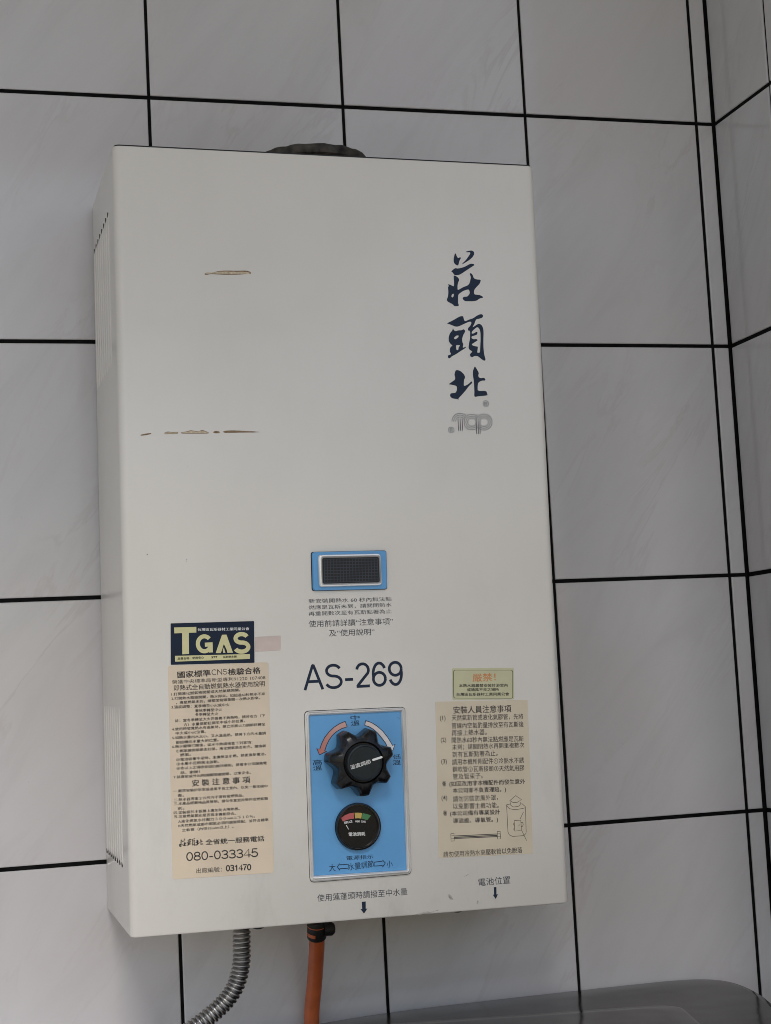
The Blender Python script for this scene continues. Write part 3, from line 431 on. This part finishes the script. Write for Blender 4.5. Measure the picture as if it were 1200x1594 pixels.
def centre(pts): return (sum(p[0] for p in pts)/len(pts), sum(p[1] for p in pts)/len(pts))
def shrink(pts, d):
    c = centre(pts); out = []
    for p in pts:
        v = Vector((p[0]-c[0], p[1]-c[1])); l = v.length; out.append((c[0]+v.x*(l-d)/l, c[1]+v.y*(l-d)/l))
    return out
# the heater's front plane: local x, z with n metres proud of it
D, W, H = 0.18443, 0.39, 0.6757
def fp(pts, n): return [(p[0], -(D+n), p[1]) for p in pts]
def plate(mb, pts, n0, n1, soft=0.0002):
    mb.loft([fp(pts, n0), fp(pts, n1-soft), fp(shrink(pts, soft), n1)], False, True)
def flat(mb, outer, n, holes=()):
    polys = [[Vector((p[0], p[1], 0)) for p in l] for l in [outer, *holes]]
    allp = [p for l in polys for p in l]
    mb.add([(p.x, -(D+n), p.y) for p in allp], [tuple(t) for t in tessellate_polygon(polys)])
def stroke(mb, pts, wd, n):
    P = [Vector(p) for p in pts]; a = []; b = []
    for i, p in enumerate(P):
        t = (P[min(i+1, len(P)-1)]-P[max(0, i-1)]).normalized(); nn = Vector((-t.y, t.x))*wd/2
        a.append(p+nn); b.append(p-nn)
    k = len(P)
    mb.add([(p.x, -(D+n), p.y) for p in a+b], [(i, i+1, k+i+1, k+i) for i in range(k-1)])
STROKED = {'AS-269': 0.115, '080-033345': 0.135, '031470': 0.20, 'CNS': 0.115, 'G': 0.22, 'S': 0.22}
_tc = {}
def glyphs(body, off):
    key = (body, off)
    if key not in _tc:
        c = bpy.data.curves.new('lettering', 'FONT'); c.body = body; c.resolution_u = 3; c.offset = off
        o = bpy.data.objects.new('lettering', c); C.objects.link(o)
        me = bpy.data.meshes.new_from_object(o.evaluated_get(bpy.context.evaluated_depsgraph_get()))
        vs = [(v.co.x, v.co.y) for v in me.vertices]; fs = [tuple(p.vertices) for p in me.polygons]
        bpy.data.objects.remove(o); bpy.data.curves.remove(c); bpy.data.meshes.remove(me)
        _tc[key] = (vs, fs)
    return _tc[key]
def text(mb, row, n):
    g, body, x, z, wd, rot, h, bold = row
    cjk = any(ord(ch) > 0x2000 for ch in body)
    vs, fs = glyphs(body, 0.0 if cjk else bold)
    x0 = min(v[0] for v in vs); x1 = max(v[0] for v in vs); y0 = min(v[1] for v in vs); y1 = max(v[1] for v in vs)
    if all(ch in '一。．，：' for ch in body): y1 = y0+1
    ca, sa = math.cos(rot), math.sin(rot); out = []
    for vx, vy in vs:
        a = (vx-x0)/(x1-x0)*wd; b = (vy-y0)/(y1-y0)*h
        out.append((x+a*ca-b*sa, -(D+n), z+a*sa+b*ca))
    if cjk and bold > 0:                      # heavier weight: overprinted a hair apart
        e = h*bold*0.55
        for k, (a, b) in enumerate(((-e, -e*.6), (e, -e*.6), (-e, e*.6), (e, e*.6))):
            mb.add([(p[0]+a, p[1]-k*1e-5, p[2]+b) for p in out], fs)
    else: mb.add(out, fs)
# plain grotesque letters drawn as strokes in a 0.62 x 1 box (A and N wider)
def _arc(cx, cy, rx, ry, a0, a1, n=18): return [(cx+rx*math.cos(R(a0+(a1-a0)*i/n)), cy+ry*math.sin(R(a0+(a1-a0)*i/n))) for i in range(n+1)]
GLY = {
 '0': (0.58, [_arc(.29, .5, .215, .455, 90, 450, 40)]),
 '1': (0.58, [[(.12, .74), (.22, .77), (.30, .85), (.33, 1.0)], [(.33, 1.0), (.33, 0)]]),
 '2': (0.58, [_arc(.29, .70, .205, .255, 172, -32, 20)+[(.135, .13), (.085, .045)], [(.055, .045), (.52, .045)]]),
 '3': (0.58, [_arc(.28, .735, .205, .22, 165, -90, 18), _arc(.28, .28, .235, .235, 90, -165, 20), [(.20, .515), (.28, .515)]]),
 '4': (0.58, [[(.42, 0), (.42, .97), (.03, .28), (.57, .28)]]),
 '5': (0.58, [[(.50, .955), (.15, .955), (.085, .47)], _arc(.28, .325, .235, .28, 148, -165, 24)]),
 '6': (0.58, [_arc(.29, .31, .213, .265, 0, 360, 30), _arc(.30, .50, .223, .455, 32, 200, 20)]),
 '7': (0.58, [[(.04, .955), (.53, .955), (.36, .62), (.26, .30), (.22, 0)]]),
 '8': (0.58, [_arc(.29, .735, .195, .215, 0, 360, 26), _arc(.29, .28, .235, .235, 0, 360, 28)]),
 '9': (0.58, [_arc(.29, .69, .213, .265, 0, 360, 30), _arc(.28, .50, .223, .455, 212, 380, 20)]),
 '-': (0.40, [[(.06, .345), (.34, .345)]]),
 'A': (0.72, [[(.05, 0), (.350, 1.0)], [(.370, 1.0), (.67, 0)], [(.335, .985), (.385, .985)], [(.15, .335), (.57, .335)]]),
 'S': (0.68, [_arc(.34, .735, .235, .22, 20, 265, 20)+_arc(.34, .28, .265, .235, 88, -160, 22)]),
 'C': (0.74, [_arc(.385, .5, .31, .455, 42, 318, 30)]),
 'N': (0.74, [[(.09, 0), (.09, 1.0)], [(.09, .97), (.65, .03)], [(.65, 0), (.65, 1.0)]]),
 'G': (0.84, [_arc(.41, .5, .31, .40, 40, 345, 30), [(.43, .45), (.80, .45)], [(.70, .48), (.70, .02)]]),
}
def letters(mb, body, x, z, wd, rot, h, weight, n):
    tot = sum(GLY[c][0] for c in body); sx = wd/tot; ca, sa = math.cos(rot), math.sin(rot); cx = 0; k = 0
    for c in body:
        for st in GLY[c][1]:
            stroke(mb, [(x+(cx+p[0])*sx*ca-p[1]*h*sa, z+(cx+p[0])*sx*sa+p[1]*h*ca) for p in st], weight, n+k*8e-6); k += 1
        cx += GLY[c][0]
def texts(group, n, name, mat, parent, apart=False):
    mb = MB()
    for row in TEXTS:
        if row[0] != group: continue
        if row[1] in STROKED: letters(mb, row[1], *row[2:7], row[6]*STROKED[row[1]], n)
        else: text(mb, row, n)
        if apart: o = mb.build(name, mat, parent); mb = MB()
    return None if apart else mb.build(name, mat, parent)

# ------------------------------------------------------------------ tiled walls, floor, slab overhead
TW, TH, JX, JZ = 0.2, 0.24862, 0.0031, 0.0039
CX = 0.6213                                  # the corner
FLOOR = -1.86
def tile_mesh(wd, ht, jx=JX, jz=JZ):
    b, t = 0.0011, 0.0085
    x, z = wd/2-jx/2, ht/2-jz/2
    def ring(i, y): return [(-x+i, y, -z+i), (x-i, y, -z+i), (x-i, y, z-i), (-x+i, y, z-i)]
    mb = MB(); mb.loft([ring(0, t), ring(0, b*0.9), ring(b*0.35, b*0.25), ring(b, 0)], False, True)
    me = bpy.data.meshes.new('tile'); me.from_pydata(mb.v, [], mb.f); me.update()
    bm = bmesh.new(); bm.from_mesh(me); bmesh.ops.recalc_face_normals(bm, faces=bm.faces); bm.to_mesh(me); bm.free()
    if me.polygons[-1].normal.y > 0: me.flip_normals()
    me.materials.append(tile_m); return me
wall = empty('tiled_wall', (0.0, 0.0, FLOOR))
tag(wall, 'white marbled tile wall with black joints behind the water heater', 'wall')
side_wall = empty('tiled_wall', (CX, 0.0, FLOOR))
tag(side_wall, 'narrow strip of tiled wall turning the corner at right of photo', 'wall')
def add_tile(me, parent, loc, rot=0.0, j=0.0011):
    o = bpy.data.objects.new('tile', me); C.objects.link(o); o.parent = parent
    o.location = Vector(loc) - Vector(parent.location)
    o.rotation_euler = (random.gauss(0, j), random.gauss(0, j*.3), rot+random.gauss(0, j))
    return o
ROWS = range(-5, 2)
full = tile_mesh(TW, TH); sl, sr = 0.6021, CX-0.0026; strip = tile_mesh(sr-sl+JX, TH)
for r_ in ROWS:
    for c_ in range(-3, 3): add_tile(full, wall, (TW*(c_+.5), 0, TH*(r_+.5)))
    add_tile(strip, wall, ((sl+sr)/2, 0, TH*(r_+.5)))
first = 0.1223
side_first = tile_mesh(first, TH, 0.0045, 0.0045); side_full = tile_mesh(TW, TH, 0.0036, 0.0045)
for r_ in ROWS:
    add_tile(side_first, side_wall, (CX, -first/2, TH*(r_+.5)), R(-90))
    for c_ in range(2): add_tile(side_full, side_wall, (CX, -first-TW*(c_+.5), TH*(r_+.5)), R(-90))
# beyond the frame the tiling goes on: joined fields
def field(parent, cells, mesh_src, rot):
    mb = MB(); cs, sn = math.cos(rot), math.sin(rot)
    for loc in cells:
        l = Vector(loc)-Vector(parent.location)
        mb.add([(v.co.x*cs-v.co.y*sn+l.x, v.co.x*sn+v.co.y*cs+l.y, v.co.z+l.z) for v in mesh_src.vertices], [tuple(p.vertices) for p in mesh_src.polygons])
    return tag(mb.build('tile_field', tile_m, parent), kind='stuff')
TOPROW = 3
field(wall, [(TW*(c_+.5), 0, TH*(r_+.5)) for r_ in range(-7, TOPROW) for c_ in range(-9, 3) if not (r_ in ROWS and c_ >= -3)], full, 0)
field(side_wall, [(CX, -first-TW*(c_+.5), TH*(r_+.5)) for r_ in range(-7, TOPROW) for c_ in range(0, 2) if not r_ in ROWS], side_full, R(-90))
g = MB(); g.box(-2.0, CX+0.0016, 0.0016, 0.05, 0.0, CEIL_Z-0.003-FLOOR); g.build('grout_bed', grout_m, wall)
g = MB(); g.box(0.0016, 0.05, -first-2*TW-0.002, 0.05, 0.0, CEIL_Z-0.003-FLOOR); g.build('grout_bed', grout_m, side_wall)
f = MB(); f.box(-4, 4, -6, 0.4, FLOOR-0.12, FLOOR); tag(f.build('floor', concrete_m), kind='structure')
# unseen slab overhead, shaped deeper on the right to cut light there and above
f = MB(); z0, z1 = CEIL_Z, CEIL_Z+0.14
pl = [(-3.0, 0.06), (-3.0, CEIL_Y), (CEIL_X, CEIL_Y), (CEIL_X, CEIL_Y2), (CX+0.06, CEIL_Y2), (CX+0.06, 0.06)]
f.loft([[(x, y, z0) for x, y in pl], [(x, y, z1) for x, y in pl]]); tag(f.build('ceiling', plaster_m), kind='structure')

# ------------------------------------------------------------------ the water heater
heater = empty('water_heater', (0.12804, 0.0, -0.79209), (0.00971, 0.010584, 0))
tag(heater, 'cream wall-hung gas water heater with blue control panel, stickers and paint chips', 'water heater')
def casing_loop(z, i):
    x, d, r_ = W/2-i, D-i, max(0.0005, 0.0065-i)
    pts = [(-x, -0.001)]
    for k in range(7):
        a = math.pi + k/6*math.pi/2; pts.append((-x+r_+r_*math.cos(a), -d+r_+r_*math.sin(a)))
    for k in range(7):
        a = 1.5*math.pi + k/6*math.pi/2; pts.append((x-r_+r_*math.cos(a), -d+r_+r_*math.sin(a)))
    pts.append((x, -0.001))
    return [(p[0], p[1], z) for p in pts]
mb = MB()
mb.loft([casing_loop(0.0, 0.0022), casing_loop(0.0005, 0.0008), casing_loop(0.0018, 0.0), casing_loop(H-0.0022, 0.0), casing_loop(H-0.0006, 0.0008), casing_loop(H, 0.0026)])
mb.build('casing', paint_m, heater, True, 35)
mb = MB(); a = [(p[0], p[1], H-0.0004) for p in casing_loop(0, 0.0018)]; c = [(p[0], p[1], H+0.0009) for p in a]
mb.add(a+c, [(i, i+1, len(a)+i+1, len(a)+i) for i in range(len(a)-1)]); mb.build('top_seam', matte_black, heater)
# side louvres, eight above and eight below, each with the small pierced hole at its end
for zt, zb_, at_top in ((0.6267, 0.4905, True), (0.1896, 0.0555, False)):
    for k in range(8):
        y = -0.0105 - 0.0180*k
        m_ = MB(); hw = 0.0040; hh = 0.0009; loops = []
        for t, s_ in ((0, 0.05), (0.03, 0.7), (0.07, 1), (0.93, 1), (0.97, 0.7), (1, 0.05)):
            z = zb_+(zt-zb_)*t
            loops.append([(-W/2-hh*s_*math.sin(math.pi*q/6)-0.0001*(q > 0 and q < 6)+0.0002*(q in (0, 6)), y-hw*math.cos(math.pi*q/6), z) for q in range(7)])
        m_.loft(loops, True, True); lv = m_.build('louvre', paint_m, heater, True, 40)
        h_ = MB(); zc = zt if at_top else zb_
        h_.loft([[(-W/2-dx, y+0.0017*rs*math.cos(a*math.pi/5), zc+0.0024*rs*math.sin(a*math.pi/5)) for a in range(10)] for dx, rs in ((-0.0002, 1), (0.0006, 1), (0.0007, 0.8))], False, True)
        h_.build('louvre_hole', matte_black, lv)
# flue collar on top
mb = MB(); FX, FY, FR, FZ = 0.0005, -0.105, 0.053, FLUE_Z
def circ(r_, z, n=56, wob=0.0): return [(FX+(r_+wob*math.sin(k*2.399))*math.cos(2*math.pi*k/n), FY+(r_+wob*math.sin(k*2.399))*math.sin(2*math.pi*k/n), z+wob*0.8*math.sin(k*1.7)) for k in range(n)]
mb.loft([circ(FR-0.004, H-0.003), circ(FR-0.004, FZ-0.010), circ(FR, FZ-0.008, wob=0.0003), circ(FR+0.001, FZ-0.004, wob=0.0005), circ(FR, FZ, wob=0.0006), circ(FR-0.005, FZ, wob=0.0004), circ(FR-0.006, FZ-0.012), circ(FR-0.006, H+0.0015)], False, True)
mb.build('flue_collar', flue_m, heater, True, 40)
for fx, fy, fz in SHAPES['foot']:
    m_ = MB(); r_ = 0.0085
    m_.loft([[(fx+r_*math.cos(e)*math.cos(2*math.pi*k/16), fy+r_*math.cos(e)*math.sin(2*math.pi*k/16), -0.0004 if q == 0 else fz*1.0-0.0005-r_*0.75*math.sin(e)+0.006) for k in range(16)] for q, e in enumerate((0, 0.02, 0.5, 0.9, 1.25, 1.5))], False, True)
    m_.build('rubber_foot', matte_black, heater, True, 50)

# paint chips
for i, pts in enumerate(SHAPES['chips']):
    m_ = MB(); P = chaikin(pts); flat(m_, P, 0.00012); ch_ = m_.build('paint_chip', chip_edge, heater)
    if i in (0, 3, 2):
        c_ = centre(P); m_ = MB(); inner = [(p[0]*0.94+c_[0]*0.06, c_[1]+(p[1]-c_[1])*0.58) for p in P]; flat(m_, inner, 0.00018); m_.build('bare_patch', chip_core, ch_)

for pts in SHAPES['scuffs']:
    m_ = MB(); flat(m_, chaikin(pts), 0.00012); m_.build('scuff_mark', scuff_m, heater)

# printed lettering and marks straight on the casing
NP = 0.00015
mb = MB()
for outer, holes in SHAPES['brush']: flat(mb, chaikin(outer), NP, [chaikin(h_) for h_ in holes])
mb.build('brush_lettering', navy_ink, heater)
mb = MB()
for pts, wd in SHAPES['emblem']: stroke(mb, pts, wd*EMB, NP)
mb.build('emblem', grey_ink, heater)
texts('logo_reg', NP, 'registered_mark', grey_ink, heater, True)
texts('note_text', NP, 'printed_note', grey_ink, heater)
texts('model_number', NP, 'model_number', navy_ink, heater)
texts('shower_note', NP, 'printed_note', grey_ink, heater)
texts('battery_note', NP, 'printed_note', grey_ink, heater)
for k in ('arrow_a', 'arrow_b'):
    mb = MB(); flat(mb, SHAPES[k], NP); mb.build('arrow_mark', navy_ink, heater)

# stickers
def sticker(name, quad, mat, n1, r_, label):
    mb = MB(); plate(mb, round_poly(quad, r_), 0.0, n1, 0.0001); o = mb.build(name, mat, heater)
    o['label'] = label; return o
gs = sticker('certification_sticker', SHAPES['gas_sticker'], navy_m, 0.0005, 0.0006, 'navy and pale gold sticker reading TGAS')
mb = MB(); plate(mb, round_poly(SHAPES['gas_bar'], 0.0003), 0.0005, 0.00065, 0.00005); mb.build('gold_bar', gold_m, gs)
texts('gas_big', 0.0006, 'gold_letters', gold_m, gs); texts('gas_white', 0.0006, 'white_text', white_m, gs); texts('gas_small', 0.0008, 'small_text', black_ink, gs)
for k in ('gas_T', 'gas_A', 'gas_flame2'):
    mb = MB(); flat(mb, SHAPES[k], 0.00066); mb.build('gold_letter' if k != 'gas_flame2' else 'flame_mark', gold_m, gs)
sticker('tape_piece', SHAPES['tape'], tape_m, 0.0003, 0.0012, 'short pink beige strip of tape')
ls = sticker('instruction_sticker', SHAPES['left_sticker'], beige_m, 0.0003, 0.0020, 'tall beige sticker of small print with phone number')
texts('instruction', 0.0004, 'printed_text', black_ink, ls)
mb = MB()
bx = [p for o_, h_ in SHAPES['brush'] for p in o_]
# the maker's name again, small and in a row
SETS = ((0, 4, 0), (4, 6, 1), (6, 8, 2)); X0, Z0 = SMALL_NAME
for a, b, k in SETS:
    ps = [p for o_, h_ in SHAPES['brush'][a:b] for p in o_]; x0 = min(p[0] for p in ps); x1 = max(p[0] for p in ps); z0 = min(p[1] for p in ps); z1 = max(p[1] for p in ps)
    fn = lambda p: (X0[0]+k*X0[1]+(p[0]-x0)/(x1-x0)*X0[1]*1.02, Z0[0]+k*Z0[1]+(p[1]-z0)/(z1-z0)*Z0[2]*(1, .95, .8)[k])
    for o_, h_ in SHAPES['brush'][a:b]: flat(mb, [fn(p) for p in o_], 0.0004, [[fn(p) for p in q] for q in h_])
mb.build('brush_lettering', black_ink, ls)
rs = sticker('installer_sticker', SHAPES['right_sticker'], beige2_m, 0.0003, 0.0010, 'beige sticker with numbered notes and line drawings')
texts('installer', 0.0004, 'printed_text', brown_ink, rs)
for a, b in ((0, 12), (12, 13), (13, 14)):
    mb = MB()
    for l in SHAPES['drawing'][a:b]: stroke(mb, l, 0.00042, 0.0004)
    mb.build('line_drawing', brown_ink, rs)
mb = MB()
for l in SHAPES['drawing_pipe']: flat(mb, l, 0.0004)
mb.build('pipe_drawing', brown_ink, rs)
ws = sticker('warning_sticker', SHAPES['warn_sticker'], warn_m, 0.0005, 0.0012, 'small yellow green warning sticker with dark border')
mb = MB(); a = round_poly(SHAPES['warn_border'], 0.0020); b = shrink(a, 0.0006); k = len(a)
mb.add(fp(a, 0.0006)+fp(b, 0.0006), [(i, (i+1) % k, k+(i+1) % k, k+i) for i in range(k)]); mb.build('border_line', green_ink, ws)
texts('warn_red', 0.0006, 'warning_heading', orange_ink, ws); texts('warn_dark', 0.0006, 'printed_text', black_ink, ws)

# blue control panel in its chrome frame
panel = MB(); inner = round_poly(SHAPES['panel_inner'], 0.0010, 6); plate(panel, inner, 0.0, 0.0012, 0.0001)
panel = panel.build('control_panel', blue_m, heater)
outer = round_poly(SHAPES['panel_outer'], 0.0045, 6)
mb = MB(); mb.loft([fp(outer, 0.0), fp(outer, 0.0012), fp(lerp_loop(outer, inner, 0.12), 0.0024), fp(lerp_loop(outer, inner, 0.24), 0.0026), fp(lerp_loop(outer, inner, 0.33), 0.0017), fp(lerp_loop(outer, inner, 0.42), 0.0030), fp(lerp_loop(outer, inner, 0.62), 0.0036), fp(lerp_loop(outer, inner, 0.84), 0.0030), fp(lerp_loop(outer, inner, 0.98), 0.0013)], False, False)
mb.build('chrome_frame', chrome_m, panel, True, 60)
gk = MB(); go = shrink(outer, -0.0006); gi = shrink(outer, 0.0004); k = len(go)
gk.add(fp(go, 0.0001)+fp(gi, 0.0006), [(i, (i+1) % k, k+(i+1) % k, k+i) for i in range(k)]); gk.build('dark_gap', matte_black, panel)  # thin black ring round the outer edge of the frame
texts('panel_text', 0.00135, 'printed_text', navy_ink, panel, True)
build_fade(red_ink, (0.46, 0.09, 0.06), (0.62, 0.36, 0.31), -0.038, -0.012)
build_fade(pale_ink, (0.72, 0.61, 0.57), (0.80, 0.78, 0.77), 0.016, 0.034)
for k, m_ in (('arrow_red', red_ink), ('arrow_pale', pale_ink)):
    mb = MB(); flat(mb, SHAPES[k], 0.0014); o = mb.build('curved_arrow', m_, panel)
    o['label'] = 'red curved arrow pointing down left' if k == 'arrow_red' else 'pale curved arrow pointing down right'
for k in ('arrow_red', 'arrow_pale', 'arrow_out_l', 'arrow_out_r'):
    mb = MB(); stroke(mb, SHAPES[k]+[SHAPES[k][0]], 0.0006, 0.0015); mb.build('arrow_outline', navy_ink, panel)

# seven-lobed knob
KX, KZ, KR = 0.0031, 0.1351, KNOB_R
def knob_loop(r_, n, depth=0.23, off=R(68)):
    out = []
    for i in range(168):
        a = 2*math.pi*i/168; ph = (a-off) % (2*math.pi/7); ph = min(ph, 2*math.pi/7-ph)
        u = ph/(math.pi/7); t0 = 0.27; s_ = 0 if u < t0 else math.sin((u-t0)/(1-t0)*math.pi/2)**0.9
        rad = r_*(1-depth*s_); out.append((KX+rad*math.cos(a), -(D+n), KZ+rad*math.sin(a)))
    return out
mb = MB()
mb.loft([knob_loop(KR*0.99, 0.0020), knob_loop(KR, 0.0045), knob_loop(KR*0.97, 0.0185), knob_loop(KR*0.945, 0.0208), knob_loop(KR*0.90, 0.0222, 0.22), knob_loop(KR*0.76, 0.0245, 0.10), knob_loop(KR*0.60, 0.0255, 0.0), knob_loop(KR*0.555, 0.0240, 0.0)], True, True)
knob = mb.build('control_knob', black_p, heater, True, 38)
def disc(mb, cx, cz, prof, seg=64, cap=True):
    mb.loft([[(cx+r_*math.cos(2*math.pi*k/seg), -(D+n), cz+r_*math.sin(2*math.pi*k/seg)) for k in range(seg)] for r_, n in prof], False, cap)
mb = MB(); disc(mb, KX, KZ, [(0.0155, 0.0239), (0.0155, 0.0290), (0.0150, 0.0299), (0.0140, 0.0302), (0.0135, 0.0297), (0.0, 0.0297)], cap=False); mb.build('knob_cap', cap_m, knob, True, 30)
texts('knob_text', 0.0299, 'printed_text', white_m, knob)
mb = MB(); plate(mb, round_poly(SHAPES['pointer'], 0.0006), 0.0296, 0.0302, 0.0001); mb.build('pointer_line', white_m, knob)

# battery gauge: a short cup with a printed dial at the bottom
GX, GZ = SHAPES['gauge']
mb = MB(); disc(mb, GX, GZ, [(0.0199, 0.0011), (0.0199, 0.0052), (0.0196, 0.0060), (0.0189, 0.0062), (0.0185, 0.0058)], cap=False); gauge = mb.build('battery_gauge', black_p, heater, True, 50)
mb = MB(); disc(mb, GX, GZ, [(0.0186, 0.0057), (0.0180, 0.0050), (0.0177, 0.0014)], cap=False); mb.build('chrome_sleeve', steel_m, gauge, True, 50)
mb = MB(); disc(mb, GX, GZ, [(0.0182, 0.0014), (0.0, 0.0014)], cap=False); mb.build('dial', black_p, gauge)
for pts, m_ in zip(SHAPES['bands'], (gauge_red, gauge_yel, gauge_grn)):
    mb = MB(); flat(mb, pts, 0.0016); mb.build('colour_band', m_, gauge)
texts('gauge_text', 0.0016, 'printed_text', white_m, gauge, True)
mb = MB(); flat(mb, SHAPES['needle'], 0.0022); mb.build('needle', white_m, gauge)
mb = MB(); disc(mb, GX, GZ, [(0.0, 0.00135+0), (0.0203, 0.00135)], cap=False); mb.build('gauge_ring', navy_m, gauge)

# viewing window
mb = MB(); P = round_poly(SHAPES['win_plate'], 0.0025); plate(mb, P, 0.0, 0.0032, 0.0008); win = mb.build('viewing_window', blue_m, heater, True, 40)
mb = MB(); P2 = shrink(P, -0.0008); k = len(P); mb.add(fp(P2, 0.0001)+fp(shrink(P, 0.0003), 0.0008), [(i, (i+1) % k, k+(i+1) % k, k+i) for i in range(k)]); mb.build('dark_gap', matte_black, win)  # thin black ring round the edge of the blue plate
wo_, wi = round_poly(SHAPES['win_out'], 0.0030, 6), round_poly(SHAPES['win_in'], 0.0016, 6)
mb = MB(); mb.loft([fp(wo_, 0.0031), fp(wo_, 0.0050), fp(lerp_loop(wo_, wi, 0.2), 0.0062), fp(lerp_loop(wo_, wi, 0.5), 0.0064), fp(lerp_loop(wo_, wi, 0.8), 0.0054), fp(wi, 0.0035)], False, False); mb.build('chrome_bezel', chrome_m, win, True, 50)
mb = MB(); flat(mb, wi, 0.0034); mb.build('dark_opening', matte_black, win)
mb = MB(); q = SHAPES['win_in']
def bil(u, v): 
    a = Vector(q[3]).lerp(Vector(q[2]), u); b = Vector(q[0]).lerp(Vector(q[1]), u); return a.lerp(b, v)
for i in range(0, 18): stroke(mb, [bil(0.03+0.94*i/17, 0.04), bil(0.03+0.94*i/17, 0.96)], 0.0006, 0.0040)
for i in range(0, 9): stroke(mb, [bil(0.02, 0.05+0.90*i/8), bil(0.98, 0.05+0.90*i/8)], 0.0006, 0.0041)
tag(mb.build('grille', grille_m, win), kind='stuff')

# ------------------------------------------------------------------ hoses below
pts, L_ = spline(SHAPES['corr'], 900)
pitch = 0.00415
mb = MB(); mb.tube(pts, [0.0060+0.0022*abs(math.sin(math.pi*(L_*i/899)/pitch))**0.6 for i in range(900)], 24)
hose = mb.build('water_hose', steel_m, None, True)
tag(hose, 'corrugated stainless steel water hose curving left below the heater', 'hose')
gas = empty('gas_hose', SHAPES['gasb'][-1]); tag(gas, 'orange rubber gas hose with black clamp below the heater', 'hose')
pts, L_ = spline(SHAPES['gasb'], 60); inv = Vector(SHAPES['gasb'][-1])
mb = MB(); mb.tube([p-inv for p in pts], 0.0074, 20); mb.build('hose_tube', rubber_m, gas, True, 60)
q0 = Vector(SHAPES['gasb'][0]); q1 = Vector(SHAPES['gasb'][1]); ax = (q1-q0).normalized()
mb = MB(); st = [q0+ax*t-inv for t in (-0.002, 0.0, 0.0155, 0.0165)]; mb.tube(st, [0.0084, 0.0090, 0.0090, 0.0082], 24); clamp = mb.build('hose_clamp', matte_black, gas, True, 40)
mb = MB(); c_ = q0+ax*0.0075-inv
mb.tube([c_+Vector((0.006, -0.003, 0)), c_+Vector((0.0135, -0.003, 0)), c_+Vector((0.0160, -0.003, 0.0)), c_+Vector((0.0168, -0.003, 0))], [0.0062, 0.0064, 0.0045, 0.0015], 16); mb.build('clamp_screw', matte_black, clamp, True, 50)
# slots in the clamp band through which the hose shows
for a0, a1, za, zb_ in ((-185, -112, 0.0085, 0.0120), (-185, -60, 0.0018, 0.0027)):
    mb = MB(); k = 10; base = q0-inv; e2 = (Vector((0, 1, 0))-ax*ax.y).normalized(); e1 = e2.cross(ax)*(1 if e2.cross(ax).x > 0 else -1)
    vs = []
    for i in range(k+1):
        a = R(a0+(a1-a0)*i/k)
        for t in (za, zb_): vs.append(base+ax*t+0.0093*(math.cos(a)*e1+math.sin(a)*e2))
    mb.add(vs, [(2*i, 2*i+1, 2*i+3, 2*i+2) for i in range(k)]); mb.build('hose_slot', rubber_m, clamp)

# ------------------------------------------------------------------ dark appliance at lower right
plan = [(0.02, -0.10), (0.05, -0.065), (0.12, -0.030), (0.20, -0.012), (0.30, -0.006), (0.40, -0.005), (0.47, -0.0055), (0.505, -0.008), (0.530, -0.017), (0.5445, -0.036), (0.5475, -0.07), (0.541, -0.118), (0.532, -0.153), (0.515, -0.23), (0.492, -0.36), (0.46, -0.45), (0.38, -0.485), (0.2, -0.50), (0.05, -0.48), (-0.02, -0.43), (-0.03, -0.3), (-0.01, -0.17)]
appl = empty('appliance', (0.27, -0.25, FLOOR)); tag(appl, 'glossy dark grey appliance with rounded corner standing below the heater', 'appliance')
def closed(pts, n):
    P = [Vector((*p, 0)) for p in pts]; m = len(P); out = []
    for i in range(m):
        a, b, c, d = P[i-1], P[i], P[(i+1) % m], P[(i+2) % m]
        for k in range(n):
            t = k/n; v = 0.5*((2*b)+(c-a)*t+(2*a-5*b+4*c-d)*t*t+(3*b-a-3*c+d)*t**3); out.append((v.x-0.27, v.y+0.25))
    return out
pl = closed(plan, 6); ZT = APPL_Z - FLOOR
lv_ = lambda p, z: [(x, y, z) for x, y in p]
mb = MB(); mb.loft([lv_(shrink(pl, 0.004), 0.0), lv_(shrink(pl, 0.004), ZT-0.05)], True, True); mb.build('body', appl_m, appl, True, 40)
mb = MB(); sh = [lv_(pl, ZT-0.048), lv_(pl, ZT-0.006), lv_(shrink(pl, 0.0012), ZT-0.0025), lv_(shrink(pl, 0.004), ZT-0.0005), lv_(shrink(pl, 0.010), ZT), lv_(shrink(pl, 0.05), ZT+0.001), lv_(shrink(pl, 0.08), ZT)]
mb.loft(sh, True, True); mb.build('top_cover', appl_m, appl, True, 40)
lidq = [(0.287-0.27-0.25, -0.118+0.25+0.05), (0.440-0.27, -0.146+0.25), (0.375-0.27, -0.42+0.25), (0.02-0.27, -0.40+0.25)]
lid = round_poly(lidq, 0.026, 7)
mb = MB(); mb.loft([lv_(lid, ZT-0.0005), lv_(lid, ZT+0.0035), lv_(shrink(lid, 0.0015), ZT+0.0055), lv_(shrink(lid, 0.006), ZT+0.0065), lv_(shrink(lid, 0.03), ZT+0.007)], False, True); mb.build('lid', appl_m, appl, True, 40)
mb = MB(); a = lv_(shrink(lid, -0.0035), ZT+0.0014); c = lv_(shrink(lid, 0.001), ZT+0.0016); k = len(a)
mb.add(a+c, [(i, (i+1) % k, k+(i+1) % k, k+i) for i in range(k)]); mb.build('lid_gap', matte_black, appl)
